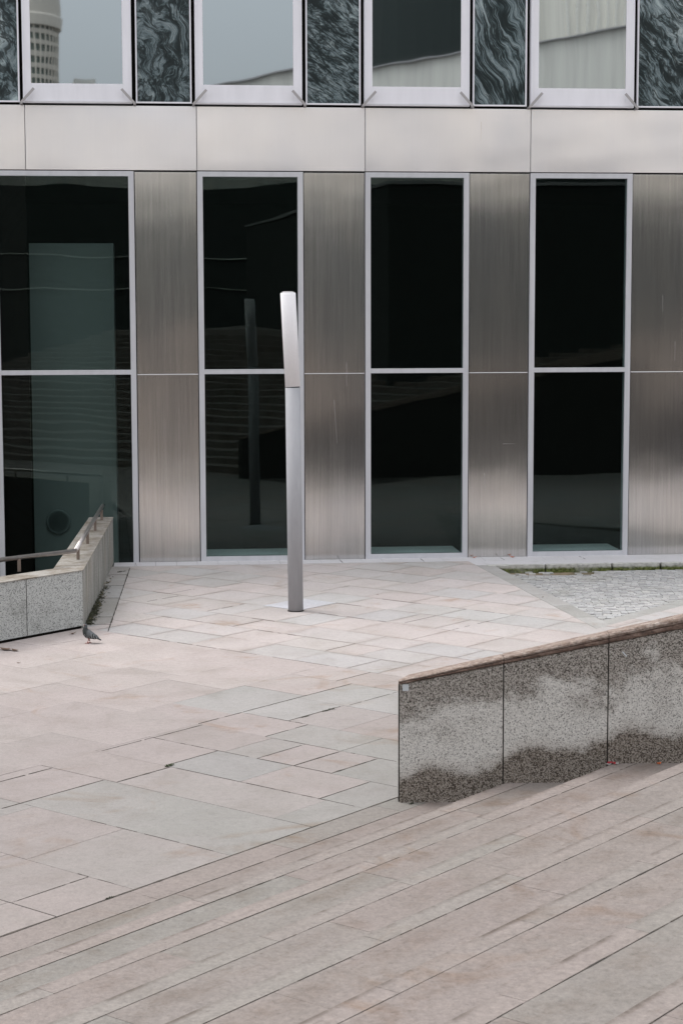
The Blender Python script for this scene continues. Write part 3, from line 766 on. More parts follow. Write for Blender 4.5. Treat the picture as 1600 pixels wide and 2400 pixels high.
bm = bmesh.new(); hexa(bm, [(1.925, -.0242, 1.310), (1.962, -.0242, 1.268), (1.971, -.0242, 1.275), (1.934, -.0242, 1.317)], [(1.925, -.0222, 1.310), (1.962, -.0222, 1.268), (1.971, -.0222, 1.275), (1.934, -.0222, 1.317)])
obj('chip_mark', bm, 'sticker', wall)

# ------------------------------------------------------------------ parapet on the left with its handrail
par = empty('granite_parapet', (CORN[0], CORN[1], 0), 0)
tag(par, 'low grey granite parapet round the sunken area left of the plaza', 'parapet')
def pl(p): return Vector((p[0] - CORN[0], p[1] - CORN[1]))
PH = .79
d1 = -EA; n1 = Vector(EB)                                     # face 1 runs to the lower left; inner side is along +b
d2 = (Vector(FAR) - Vector(CORN)).normalized(); n2 = Vector((-d2.y, d2.x))
# panels of the front face
t0 = .004
for ln in (1.02, 1.12, 1.12, 1.12, 1.12, 1.12, 1.12, 1.12, 1.12):
    p0, p1 = d1 * t0, d1 * (t0 + ln - .016); q = [tuple(p0), tuple(p1), tuple(p1 + n1 * .03), tuple(p0 + n1 * .03)]
    q = q if area(q) > 0 else q[::-1]
    bm = bmesh.new(); prism(bm, q, .035, PH - .006, bottom=True); obj('front_panel', bm, 'paragran', par); t0 += ln
bm = bmesh.new(); p0, p1 = d1 * .02 + n1 * .028, d1 * 9 + n1 * .028
cin = pl(ab(5.10, BF1)) + n1 * .02
q = [tuple(p0), tuple(p1), tuple(p1 + n1 * .36), tuple(p0 + n1 * .36)]; q = q if area(q) > 0 else q[::-1]
prism(bm, q, -3, PH - .008, bottom=True)
q = [tuple(d2 * .03 + n2 * .028), tuple(d2 * 6.62 + n2 * .028), tuple(d2 * 6.62 + n2 * .34), tuple(d2 * .03 + n2 * .34)]; q = q if area(q) > 0 else q[::-1]
prism(bm, q, -3, PH - .010, bottom=True); obj('core', bm, 'dark', par)
t0 = .004
for ln in (1.25, 1.35, 1.35, 1.35, 1.32):
    p0, p1 = d2 * t0, d2 * (t0 + ln - .006); q = [tuple(p0), tuple(p1), tuple(p1 + n2 * .03), tuple(p0 + n2 * .03)]
    q = q if area(q) > 0 else q[::-1]
    bm = bmesh.new(); prism(bm, q, .0, PH - .006, bottom=True); obj('side_panel', bm, 'parastreak', par); t0 += ln
# copings, mitred at the corner
def mitre(w_):                                                # inner corner of the two copings
    # solve d1*s + n1*w = d2*t + n2*w
    import mathutils
    A = Matrix(((d1.x, -d2.x), (d1.y, -d2.y))); bvec = n2 * w_ - n1 * w_
    sol = A.inverted() @ bvec; return d1 * sol[0] + n1 * w_
W1 = .40; inn = mitre(W1)
for (da, db, dd, nn2) in ((0, 2.13, d1, n1), (2.13, 4.3, d1, n1), (4.3, 6.5, d1, n1), (6.5, 9, d1, n1), (0, 2.2, d2, n2), (2.2, 4.4, d2, n2), (4.4, 6.6, d2, n2)):
    i0 = inn if da == 0 else dd * da + nn2 * W1
    q = [tuple(dd * (da + (.003 if da else 0)) - nn2 * .012), tuple(dd * (db - .003) - nn2 * .012), tuple(dd * (db - .003) + nn2 * W1), tuple(i0)]
    q = q if area(q) > 0 else q[::-1]
    bm = bmesh.new(); prism(bm, q, PH - .006, PH + .006, bottom=True)
    obj('coping_stone', bm, 'paracope', par)
rail = empty('handrail', (CORN[0], CORN[1], 0)); tag(rail, 'round steel handrail on short posts along the left parapet', 'handrail')
zr = PH + .19
A0 = pl((-4.536, 24.337)); B0 = pl((-3.667, 25.27)); C0_ = pl((-4.05, 30.97))
dirA = (A0 - B0).normalized()
bm = bmesh.new(); tube(bm, [(*(B0 + dirA * 8), zr), (*(B0 + dirA * .01), zr)], .031, 20); obj('rail_tube', bm, 'rail', rail, smooth=False)
bm = bmesh.new(); dc = (C0_ - B0).normalized(); tube(bm, [(*(B0 - dc * -.02), zr), (*(B0 + dc * 2.5), zr), (*C0_, zr), (*(C0_ + dc * .55), zr)], .031, 20); o = obj('rail_tube', bm, 'rail', rail)
for o in rail.children:
    for p in o.data.polygons: p.use_smooth = len(p.vertices) == 4
for p in [(-4.32, 24.55), (-5.35, 23.43), (-6.4, 22.3), (-3.70, 25.75), (-3.812, 27.55), (-3.92, 29.23), (-4.02, 30.80)]:
    q = pl(p); bm = bmesh.new(); box(bm, -.022, .022, -.022, .022, PH + .004, zr - .015, .004)
    o = obj('post', bm, 'post', rail, loc=(q.x, q.y, 0)); o.rotation_euler = (0, 0, .1)
# sunken pit behind the parapet
bm = bmesh.new(); q = [(-14, 20), (-3.9, 24), (-3.9, 33), (-14, 33)]
bm.faces.new([bm.verts.new((x_, y_, -3)) for x_, y_ in q]); tag(obj('sunken_floor', bm, 'soil'), kind='structure')

# ------------------------------------------------------------------ the building
bld = empty('office_building', (FP.x, FP.y, 0), FA)
tag(bld, 'modern building clad in brushed steel with tall dark windows and green marble panels above', 'building')
MOD = 2.842
def part(name, bm, mat, parent=None, label=None, mats=None):
    o = obj(name, bm, mat, parent or bld, mats=mats)
    if label: o['label'] = label
    return o
# local frame: x along the facade, y into the building (front plane at y = 0), z up
ZT = 6.615
bm = bmesh.new()
box(bm, -13, 12, .16, .20, 6.62, 7.70); box(bm, -13, 12, .16, .20, 7.70, 12)
for k in range(-3, 4):                                        # backing of the steel piers
    box(bm, MOD * k + 1.80, MOD * (k + 1) - .015, .04, .16, -1 if k < -2 else -.01, ZT)
part('backing_wall', bm, 'dark')
bm = bmesh.new()
x0, x1, y0, y1, z0, z1 = -13.5, 12.5, .17, 9, -3, 6.62
vv = [bm.verts.new((x_, y_, z_)) for z_ in (z0, z1) for x_, y_ in ((x0, y0), (x1, y0), (x1, y1), (x0, y1))]
for q in ((0, 1, 2, 3), (7, 6, 5, 4), (1, 5, 6, 2), (2, 6, 7, 3), (3, 7, 4, 0)): bm.faces.new([vv[i] for i in q])
part('interior_shell', bm, 'inside')
wins = [(-2 * MOD - .57, -3.90)] + [(MOD * k, MOD * k + 1.785) for k in range(-1, 4)] + [(-7.314 - 1.785 - MOD * j, -7.314 - MOD * j) for j in range(2)]
FW = .093
for wi, (x0, x1) in enumerate(wins):
    zb = -1.6 if x1 < -3.5 else 0.0
    bm = bmesh.new(); bot = .08
    for a0, a1, c0, c1 in ((x0, x0 + FW, zb, ZT), (x1 - FW, x1, zb, ZT)): box(bm, a0, a1, -.012, .15, c0, c1, .003)
    box(bm, x0 + FW, x1 - FW, -.011, .15, ZT - .085, ZT, .003); box(bm, x0 + FW, x1 - FW, -.0115, .15, 3.213, 3.292, .003)
    if zb == 0: box(bm, x0 + FW, x1 - FW, -.011, .15, .0, .08, .003)
    fr = part('window', bm, 'frame', label='double-width dark window that shows a pale inner wall and a round vent' if wi == 0 else None)
    for c0, c1 in ((zb if zb < 0 else .08, 3.213), (3.292, ZT - .085)):
        bm = bmesh.new(); box(bm, x0 + FW + .001, x1 - FW - .001, .030, .040, c0 + .001, c1 - .001)
        o = obj('glass_pane', bm, 'glass', fr)
    if zb == 0:
        bm = bmesh.new(); box(bm, x0 + .1, x1 - .1, .20, 1.05, -.02, .075, .004); part('window_ledge', bm, 'ledge')
# steel piers, in two sheets each
for k in range(-5, 4):
    x0, x1 = MOD * k + 1.785 + .014, MOD * (k + 1) - .014
    if k < -3: x0, x1 = -7.314 + MOD * (k + 3) + .014, -7.314 + MOD * (k + 4) - 1.785 - .014
    if k == -3: x0, x1 = -7.3, -2 * MOD - .57 - .014
    for c0, c1 in ((-.005 if k > -3 else -1.6, 3.208), (3.217, ZT - .012)):
        bm = bmesh.new(); box(bm, x0, x1, .012, .030, c0, c1, .003); part('steel_panel', bm, 'steel')
    bm = bmesh.new(); box(bm, x0, x1, .010, .028, 3.2085, 3.2165); part('joint_line', bm, 'alu')  # pale strip stands in for light caught on the bevel of the joint
# pale band
for k in range(-5, 4):
    x0, x1 = MOD * k + .006, MOD * (k + 1) - .006
    bm = bmesh.new(); box(bm, x0, x1, -.006, .03, 6.632, 7.690, .004); part('band_panel', bm, 'steelband')
    if k > -5:
        bm = bmesh.new(); box(bm, x0 - .012 + .0035, x0 - .0035, .006, .03, 6.632, 7.69); part('joint_line', bm, 'bracket')
bm = bmesh.new(); box(bm, -12, 12, .02, .16, 6.616, 6.631); box(bm, -12, 12, .03, .16, 7.691, 7.712); part('shadow_gap', bm, 'dark')
# upper storey
UT = 11.5
mb = [MARB[2], MARB[4], MARB[0], MARB[1], MARB[2], MARB[3], MARB[4], MARB[1], MARB[3]]
for i, k in enumerate(range(-5, 4)):
    # marble panel between the windows of modules k and k+1
    x0, x1 = MOD * k + 1.865, MOD * (k + 1) - .10
    bm = bmesh.new(); box(bm, x0, x1, .030, .05, 7.762, UT)
    o = obj('marble_panel', bm, mb[i], bld)
    bm = bmesh.new(); box(bm, x0 - .026, x0, .0, .06, 7.735, UT, .002); box(bm, x1, x1 + .026, .0, .06, 7.735, UT, .002)
    box(bm, x0, x1, .001, .06, 7.7355, 7.762, .002); part('marble_frame', bm, 'alu')
for k in range(-4, 4):
    x0, x1 = MOD * k - .017, MOD * k + 1.774
    bm = bmesh.new()
    box(bm, x0, x0 + .135, -.06, .10, 7.722, UT, .004); box(bm, x1 - .150, x1, -.06, .10, 7.722, UT, .004)
    box(bm, x0 + .135, x1 - .150, -.0595, .10, 7.722, 8.040, .004)
    # thin outer profile
    box(bm, x0 + .012, x0 + .030, -.072, -.0602, 7.745, UT); box(bm, x1 - .032, x1 - .012, -.072, -.0602, 7.745, UT)
    box(bm, x0 + .03, x1 - .032, -.068, -.0602, 7.745, 7.762)
    fr = part('upper_window', bm, 'alu')
    bm = bmesh.new(); box(bm, x0 + .136, x1 - .151, -.045, -.03, 8.041, UT); obj('glass_pane', bm, 'upglass', fr)
    for sx, bx in ((1, x0 - .03), (-1, x1 + .045)):
        bm = bmesh.new()
        a_ = Vector((bx, 0, 7.715)); b_ = Vector((bx + sx * .215, 0, 7.715 + .235)); dr = (b_ - a_).normalized(); pn = Vector((-dr.z, 0, dr.x)) * .021
        ys = (-.145, -.128)
        pts = [a_ - pn - dr * .01, a_ + pn - dr * .01, b_ + pn, b_ - pn]
        lo = [bm.verts.new((p.x, ys[0], p.z)) for p in pts]; hi = [bm.verts.new((p.x, ys[1], p.z)) for p in pts]
        bm.faces.new(lo); bm.faces.new(hi[::-1])
        for i_ in range(4): bm.faces.new((lo[i_], hi[i_], hi[(i_ + 1) % 4], lo[(i_ + 1) % 4]))
        box(bm, bx - .02, bx + .02, -.128, .02, 7.694, 7.722)
        bmesh.ops.recalc_face_normals(bm, faces=bm.faces)
        obj('bracket', bm, 'bracket', fr)
bm = bmesh.new(); box(bm, -13, 12, -.0, 9, UT, UT + .4); part('upper_wall', bm, 'steelband')
# pale inner wall with a round vent behind the double window
bm = bmesh.new(); PX0, PX1, PY = -5.72, -4.33, .9
nseg = 40; vc = Vector((-5.30, .62)); R1 = .205
ring = [(vc.x + R1 * math.cos(2 * math.pi * i / nseg), vc.y + R1 * math.sin(2 * math.pi * i / nseg)) for i in range(nseg)]
def sq(i):
    c_, s_ = math.cos(2 * math.pi * i / nseg), math.sin(2 * math.pi * i / nseg); m_ = max(abs(c_), abs(s_)); return (vc.x + .3 * c_ / m_, vc.y + .3 * s_ / m_)
for i in range(nseg):
    a_, b_, c_, d_ = ring[i], ring[(i + 1) % nseg], sq(i + 1), sq(i)
    bm.faces.new([bm.verts.new((p[0], PY, p[1])) for p in (a_, b_, c_, d_)])
for (u0_, u1_, w0_, w1_) in ((PX0, vc.x - .3, -1.6, 5.45), (vc.x + .3, PX1, -1.6, 5.45), (vc.x - .3, vc.x + .3, -1.6, vc.y - .3), (vc.x - .3, vc.x + .3, vc.y + .3, 5.45)):
    bm.faces.new([bm.verts.new(p) for p in ((u0_, PY, w0_), (u1_, PY, w0_), (u1_, PY, w1_), (u0_, PY, w1_))])
box(bm, PX1 - .001, PX1 + .05, PY - .001, PY + .9, -1.6, 5.45)
part('inner_wall', bm, 'pale')
bm = bmesh.new(); tube(bm, [(vc.x, PY - .001, vc.y), (vc.x, PY - .035, vc.y), (vc.x, PY - .045, vc.y), (vc.x, PY - .045, vc.y), (vc.x, PY - .02, vc.y), (vc.x, PY + .3, vc.y)], [.212, .212, .198, .168, .150, .145], 40, False)
vt = part('vent_ring', bm, 'vent')
bm = bmesh.new(); tube(bm, [(vc.x, PY - .015, vc.y), (vc.x, PY + .02, vc.y)], .149, 36); part('vent_opening', bm, 'dark'); 

# scratches and drip marks on the steel
SCR = [(-.538, 2.76, -.488, 2.019), (2.077, 1.469, 2.094, 1.186), (5.192, 4.533, 5.196, 4.253), (5.425, 3.736, 5.423, 3.403), (-3.296, 5.948, -3.269, 5.827),
       (-.323, 3.393, -.324, 2.992), (2.397, 1.978, 2.62, 1.976), (1.983, 7.471, 1.978, 7.149)]
for (xa, za, xb, zb_) in SCR:
    bm = bmesh.new(); wv_ = .0022
    dx_, dz_ = xb - xa, zb_ - za; ln_ = math.hypot(dx_, dz_); px_, pz_ = -dz_ / ln_ * wv_, dx_ / ln_ * wv_
    yy0 = .0110 if za < 6.6 else -.0072
    lo = [bm.verts.new((x_, yy0, z_)) for x_, z_ in ((xa - px_, za - pz_), (xb - px_ * .4, zb_ - pz_ * .4), (xb + px_ * .4, zb_ + pz_ * .4), (xa + px_, za + pz_))]
    hi = [bm.verts.new((v.co.x, yy0 + .003, v.co.z)) for v in lo]
    bm.faces.new(lo); bm.faces.new(hi[::-1])
    for i_ in range(4): bm.faces.new((lo[i_], hi[i_], hi[(i_ + 1) % 4], lo[(i_ + 1) % 4]))
    bmesh.ops.recalc_face_normals(bm, faces=bm.faces); part('scratch_mark', bm, 'bracket' if za < 6.6 else 'post')

# ------------------------------------------------------------------ street lamp
lamp = empty('street_lamp', (-.656, 26.10, 0)); tag(lamp, 'grey pillar lamp with a tilted white cylindrical head in the middle of the plaza', 'street lamp')
bm = bmesh.new(); tube(bm, [(0, 0, 0), (-.026, 0, 3.19)], .107, 48)
bm.faces.ensure_lookup_table(); o = obj('pole', bm, 'pole', lamp)
for p in o.data.polygons: p.use_smooth = len(p.vertices) == 4
bm = bmesh.new(); tube(bm, [(-.0262, 0, 3.191), (-.0264, 0, 3.203)], .098, 48); obj('joint_ring', bm, 'dark', lamp)
bm = bmesh.new(); tube(bm, [(-.0266, 0, 3.203), (-.0266 - .0605, .01, 4.505), (-.0266 - .0608, .01, 4.518), (-.0266 - .061, .01, 4.528)], [.107, .108, .101, .07], 48)
o = obj('lamp_head', bm, 'lamp', lamp)
for p in o.data.polygons: p.use_smooth = len(p.vertices) == 4
bm = bmesh.new(); tube(bm, [(-.0873, .01, 4.529), (-.0873, .01, 4.539)], [.095, .06], 40); obj('cap', bm, 'bracket', lamp)
bm = bmesh.new(); tube(bm, [(0, 0, .001), (0, 0, .012)], [.118, .110], 40); obj('base_collar', bm, 'dark', lamp)
# pale square slab set round the lamp foot
bm = bmesh.new(); lw = bm.loops.layers.float_color.new('tone')
q = [ab(8.06, 7.17), ab(8.92, 7.17), ab(8.92, 7.86), ab(8.06, 7.86)]; q = q if area(q) > 0 else q[::-1]
prism(bm, q, -.012, .0045, (.56, .56, .60), lw); tag(obj('lamp_base_slab', bm, 'pave'), kind='structure')

# ------------------------------------------------------------------ pigeon
m = M('pigeon_feathers'); x_, y_, z_ = m.sep(m.co())
nz = m.noise(None, 60, 3, .6)
c = m.mix(m.rng(x_, .00, .035), (.085, .09, .095), (.012, .016, .015))
c = m.mix(m.rng(z_, .165, .18), c, (.055, .06, .065))
c = m.mix(m.rng(x_, -.085, -.10), c, (.025, .027, .028))
c = m.mix(1., c, m.ramp(nz, [(.3, .75), (.7, 1.25)]), 'MULTIPLY')
MAT['feather'] = m.set(c, .7, 0)
m = M('pigeon_wing'); x_, y_, z_ = m.sep(m.co())
u = m.math('ADD', m.math('MULTIPLY_ADD', x_, 1., m.math('MULTIPLY', z_, -.45)), m.math('MULTIPLY', m.noise(None, 40, 2, .5), .012))
bar = m.math('SINE', m.math('MULTIPLY', u, 210.))
c = m.mix(m.rng(bar, -.1, .4), (.012, .014, .014), (.17, .18, .18))
c = m.mix(m.rng(x_, -.005, .02), c, (.13, .135, .14))
MAT['wing'] = m.set(c, .7, 0)
bird = empty('pigeon', (-3.262, 23.52, 0), math.radians(180 - 8)); bird.scale = (1.1, 1.2, 1.14); tag(bird, 'dark grey pigeon standing on the paving in front of the parapet corner', 'pigeon')
# local +x is the way the bird faces
def loft(bm, rings_, n=18):
    rr = []
    for (cx_, cz_, tx, tz, ry, rn) in rings_:
        t_ = Vector((tx, 0, tz)).normalized(); nrm = Vector((-t_.z, 0, t_.x))
        rr.append([bm.verts.new(Vector((cx_, 0, cz_)) + Vector((0, 1, 0)) * ry * math.cos(2 * math.pi * k / n) + nrm * rn * math.sin(2 * math.pi * k / n)) for k in range(n)])
    for r1_, r2_ in zip(rr, rr[1:]):
        for k in range(n): bm.faces.new((r1_[k], r1_[(k + 1) % n], r2_[(k + 1) % n], r2_[k]))
    bm.faces.new(rr[0][::-1]); bm.faces.new(rr[-1])
bm = bmesh.new()
loft(bm, [(-.155, .076, 1, .25, .018, .004), (-.12, .086, 1, .28, .022, .009), (-.085, .094, 1, .22, .028, .018), (-.05, .100, 1, .12, .040, .034), (-.015, .102, 1, .1, .047, .046),
          (.018, .108, 1, .25, .048, .052), (.040, .122, .8, .6, .043, .047), (.053, .143, .4, 1, .034, .036), (.057, .162, .1, 1, .025, .027), (.058, .178, .1, 1, .020, .021),
          (.062, .190, .3, 1, .020, .022), (.067, .202, .5, 1, .018, .019), (.072, .211, .6, 1, .009, .010)])
obj('body', bm, 'feather', bird, smooth=True)
bm = bmesh.new(); tube(bm, [(.078, 0, .196), (.092, 0, .191), (.104, 0, .184)], [.0055, .004, .001], 10); obj('beak', bm, 'bird_beak', bird, smooth=True)
bm = bmesh.new(); bmesh.ops.create_uvsphere(bm, u_segments=8, v_segments=6, radius=.0045); obj('cere', bm, 'bird_white', bird, loc=(.083, 0, .197), smooth=True)
for sy in (1, -1):
    bm = bmesh.new(); bmesh.ops.create_uvsphere(bm, u_segments=18, v_segments=12, radius=1)
    for v in bm.verts:
        x_v, y_v, z_v = v.co; taper = .55 + .45 * (x_v + 1) / 2
        v.co = Vector((-.032 + .085 * x_v, sy * (.036 + .013 * y_v - .012 * (1 - x_v) / 2), .107 + .040 * z_v * taper - .016 * (1 - x_v) / 2))
    obj('wing', bm, 'wing', bird, smooth=True)
    bm = bmesh.new(); ly = sy * .018; fx = .014 if sy > 0 else -.006
    tube(bm, [(.0, ly, .07), (-.004, ly, .04), (fx - .004, ly, .012), (fx, ly, .004)], [.009, .0055, .004, .0045], 8)
    for an in (-.5, 0, .5, math.pi):
        tube(bm, [(fx, ly, .004), (fx + .024 * math.cos(an), ly + .024 * math.sin(an), .003)], [.004, .002], 6)
    obj('leg', bm, 'pink_skin', bird, smooth=True)
    bm = bmesh.new(); bmesh.ops.create_uvsphere(bm, u_segments=8, v_segments=6, radius=.0035); obj('eye', bm, 'orange_leaf', bird, loc=(.072, sy * .0175, .198), smooth=True)

lift = Matrix.Translation((.02, 0, .0)) @ Matrix.Rotation(-.24, 4, 'Y')       # upright, alert stance
for o in bird.children:
    if not o.name.startswith('leg'): o.matrix_local = lift @ Matrix.Translation(o.location)
# ------------------------------------------------------------------ litter, leaves, weeds
def leaf(bm, cx_, cy_, z_, r_, ang, curl=.4, thick=.0015):
    pts = [(-1, 0), (-.5, .38), (.1, .5), (.6, .3), (1.1, 0), (.6, -.33), (.1, -.5), (-.5, -.36)]
    top = []; botm = []
    for (px, py) in pts:
        x1_, y1_ = px * r_, py * r_
        xr, yr = x1_ * math.cos(ang) - y1_ * math.sin(ang), x1_ * math.sin(ang) + y1_ * math.cos(ang)
        h = z_ + curl * r_ * (px * px * .6 + py * py)
        top.append(bm.verts.new((cx_ + xr, cy_ + yr, h + thick))); botm.append(bm.verts.new((cx_ + xr, cy_ + yr, h)))
    c1_ = bm.verts.new((cx_, cy_, z_ + thick)); c2_ = bm.verts.new((cx_, cy_, z_)); n_ = len(pts)
    for i_ in range(n_):
        bm.faces.new((top[i_], top[(i_ + 1) % n_], c1_)); bm.faces.new((botm[(i_ + 1) % n_], botm[i_], c2_))
        bm.faces.new((botm[i_], botm[(i_ + 1) % n_], top[(i_ + 1) % n_], top[i_]))
def one_leaf(pos, z_, r_, mat, label, ang, group=None, curl=.5, cat='leaf', name='fallen_leaf'):
    bm = bmesh.new(); leaf(bm, 0, 0, .001, r_, ang, curl); o = obj(name, bm, mat, loc=(pos[0], pos[1], z_)); tag(o, label, cat, group); return o
G1 = 'fallen leaves lying on the plaza'
one_leaf((2.30, 31.82), .004, .045, 'orange_leaf', 'orange leaf at the foot of the steel pier, left one of the pair', .3, G1, .9)
one_leaf((2.97, 31.86), .004, .05, 'orange_leaf', 'orange leaf at the foot of the steel pier, right one of the pair', 2.5, G1, .8)
one_leaf((-3.57, 24.19), .003, .05, 'brown_leaf', 'dark curled leaf between the parapet foot and the pigeon', .4, G1, .9)
one_leaf((-3.93, 22.14), .003, .024, 'brown_leaf', 'small dark leaf alone on the pink slabs left of the pigeon', 0, G1, .6)
one_leaf((-4.24, 23.04), .004, .10, 'brown_leaf', 'largest dark leaf at the left edge under the parapet', -.5, G1, .35)
one_leaf((-4.12, 22.98), .006, .07, 'brown_leaf', 'brown leaf just right of the largest one under the parapet', -.9, G1, .25)
one_leaf((.54, 25.71 + 1.9), .003, .02, 'brown_leaf', 'tiny dark leaf on the slabs right of the lamp', 0, G1, .6)
one_leaf((3.0, 27.3), .003, .022, 'brown_leaf', 'tiny dark leaf near the cobbled area', 1, G1, .6)
# red wrapper against the wall foot and a torn orange band on the step
def crumple(name, mat, pos, sx, sy, sz, label, cat, seed, rz=0):
    rnd = random.Random(seed); bm = bmesh.new(); bmesh.ops.create_grid(bm, x_segments=6, y_segments=4, size=.5)
    for v in bm.verts: v.co = Vector((v.co.x * sx * 2, v.co.y * sy * 2, .002 + rnd.random() * sz))
    g_ = bmesh.ops.extrude_face_region(bm, geom=bm.faces[:])
    for v in [e for e in g_['geom'] if isinstance(e, bmesh.types.BMVert)]: v.co.z += .0015
    bmesh.ops.recalc_face_normals(bm, faces=bm.faces)
    o = obj(name, bm, mat, loc=pos); o.rotation_euler = (0, 0, rz); tag(o, label, cat); return o
crumple('sweet_wrapper', 'red_wrapper', (2.33, 15.66, 2 * RZ), .036, .010, .024, 'crumpled dark red wrapper against the foot of the granite wall', 'wrapper', 3)
crumple('paper_scrap', 'bird_white', (2.375, 15.655, 2 * RZ), .013, .010, .012, 'tiny white paper scrap beside the red wrapper', 'paper scrap', 5)
crumple('paper_scrap', 'bird_white', (2.305, 15.655, 2 * RZ), .018, .012, .006, 'small white paper scrap under the joint of the granite wall', 'paper scrap', 8)
crumple('orange_scrap', 'orange_leaf', (2.74, 15.66, 2 * RZ), .018, .012, .018, 'small orange scrap near the wall foot at the right edge', 'scrap', 9)
bm = bmesh.new(); rs = []
for i in range(19):
    t_ = 2 * math.pi * i / 18; rs.append((.036 * math.cos(t_), .055 * math.sin(t_) + .01 * math.sin(3 * t_), .006 + .005 * math.sin(2 * t_)))
tube(bm, rs, .0045, 8, False); o = obj('rubber_band', bm, 'red_wrapper', loc=(2.225, 15.70, RZ + .002)); tag(o, 'twisted orange red loop of plastic lying on the step', 'plastic loop'); o.rotation_euler = (0, 0, -.9)
# grass tufts
def tuft(pos, z_, n_, h_, r_, label, seed, mat='grass'):
    rnd = random.Random(seed); bm = bmesh.new()
    for _ in range(n_):
        a_ = rnd.uniform(-r_, r_); p0 = Vector((EA.x, EA.y, 0)) * a_ + Vector((rnd.uniform(-.006, .006), rnd.uniform(-.006, .006), 0))
        dr = Vector((rnd.uniform(-1, 1), rnd.uniform(-1, 1), rnd.uniform(.3, 1.1))).normalized() * h_ * rnd.uniform(.5, 1.1)
        sd_ = Vector((dr.y, -dr.x, 0)).normalized() * .0035 if abs(dr.x) + abs(dr.y) > 1e-4 else Vector((.003, 0, 0))
        mid = p0 + dr * .55; tip = p0 + dr + Vector((0, 0, -h_ * .25))
        if tip.z < .001: tip.z = .001
        vs2 = [bm.verts.new(p) for p in (p0 - sd_, p0 + sd_, mid + sd_ * .8, mid - sd_ * .8, tip)]
        bm.faces.new(vs2[:4]); bm.faces.new((vs2[3], vs2[2], vs2[4]))
    o = obj('grass_tuft', bm, mat, loc=(pos[0], pos[1], z_)); tag(o, label, 'weed', 'weeds in the paving joints'); return o
p = ab(.335, 2.36); tuft(p, 0, 60, .045, .05, 'small green tuft where two big slabs meet left of the step edge', 1)
p = ab(3.16, 2.69); tuft(p, 0, 46, .035, .10, 'low brown weed in the joint between grey slabs left of the granite wall', 2, 'moss')
p = ab(2.76, 2.69); tuft(p, 0, 30, .025, .06, 'brown weed farther left in the joint between grey slabs', 6, 'moss')
p = sp(2.45, Jp[1]); tuft(p, RZ, 60, .03, .10, 'green weed in the step joint by the red loop', 3)
p = sp(2.72, Jp[1]); tuft(p, RZ, 50, .018, .10, 'dark mossy weed in the step joint nearest the wall foot', 4, 'moss')
p = sp(-2.757, .0); tuft(p, 0, 70, .02, .035, 'dark moss clump in the long step joint at the lower left', 5, 'moss')
p = (.60, 15.60); tuft(p, 0, 30, .02, .03, 'dark weed at the lower left corner of the granite wall', 15, 'moss')
p = (-3.62, 30.2); tuft(p, 0, 60, .04, .10, 'weed in the strip joint close to the dark window', 7, 'moss')
# dead leaves and dirt gathered along the receding parapet face
bm = bmesh.new(); rnd = random.Random(4)
for i in range(520):
    t_ = min(1, abs(rnd.gauss(0, .34)) + .02) * 4.8 + .12; off_ = abs(rnd.gauss(0, .05)) + .01
    pp = Vector(CORN) + d2 * t_ - n2 * off_
    leaf(bm, pp.x, pp.y, .003 + rnd.random() * .01, rnd.uniform(.010, .036), rnd.random() * 6.28, rnd.uniform(.2, .9))
tag(obj('leaf_litter', bm, 'moss', None), kind='stuff')
bm = bmesh.new()
for i in range(60):
    t_ = rnd.random() * 4.6 + .2; off_ = abs(rnd.gauss(0, .06)) + .01; pp = Vector(CORN) + d2 * t_ - n2 * off_
    leaf(bm, pp.x, pp.y, .004 + rnd.random() * .01, rnd.uniform(.01, .028), rnd.random() * 6.28, rnd.uniform(.2, .9))
tag(obj('dry_leaf_litter', bm, 'dry_leaf', None), kind='stuff')

# ------------------------------------------------------------------ what the windows mirror: the place behind the camera, plus an added dark block
def boxobj(name, x0, x1, y0, y1, z0, z1, mat, parent=None):
    bm = bmesh.new(); box(bm, x0, x1, y0, y1, z0, z1); return obj(name, bm, mat, parent)
hall = empty('dark_hall', (8, -30, 0)); tag(hall, 'long dark hall at the head of the steps, mirrored in the lower windows', 'building')
bm = bmesh.new(); q = [(-60, -4, 0, 10.4), (0, -4, 0, 10.6), (60, -4, 0, 12.8)]
for (a_, b_) in ((q[0], q[1]), (q[1], q[2])):
    hexa(bm, [(a_[0], 0, 0), (b_[0], 0, 0), (b_[0], -4, 0), (a_[0], -4, 0)], [(a_[0], 0, a_[3]), (b_[0], 0, b_[3]), (b_[0], -4, b_[3]), (a_[0], -4, a_[3])])
bmesh.ops.recalc_face_normals(bm, faces=bm.faces); obj('wall', bm, 'dark_cladding', hall)
bm = bmesh.new(); box(bm, 10, 45, .02, .10, 8.35, 8.43); obj('ledge', bm, 'pale_render', hall)
bm = bmesh.new(); box(bm, -40, 9, .02, .08, 7.1, 7.16); box(bm, -40, 4, .02, .08, 5.5, 5.55); obj('ledge', bm, 'pale_render', hall)
blk = empty('added_dark_block', (6.4, 7, 0)); tag(blk, 'unseen dark block added right of the steps to blacken the right lower windows', 'building')
bm = bmesh.new(); box(bm, 0, 30, -30, 0, 0, 8.2, .02); obj('wall', bm, 'added_block_dark', blk)  # added block: blackens the mirrored view and shades the right of the steps
bm = bmesh.new(); box(bm, -.05, 30, -30.05, .05, 8.203, 8.30); obj('block_cap', bm, 'bracket', blk)
beige = empty('stone_building', (0, -45, 0)); tag(beige, 'beige stone building with a rising roofline, mirrored in the upper windows', 'building')
bm = bmesh.new(); prof = [(-50, 15.4), (4.5, 16.6), (12.53, 18.45), (17.1, 18.65), (22.5, 19.6), (27.1, 20.2), (32.6, 21.4), (60, 26)]
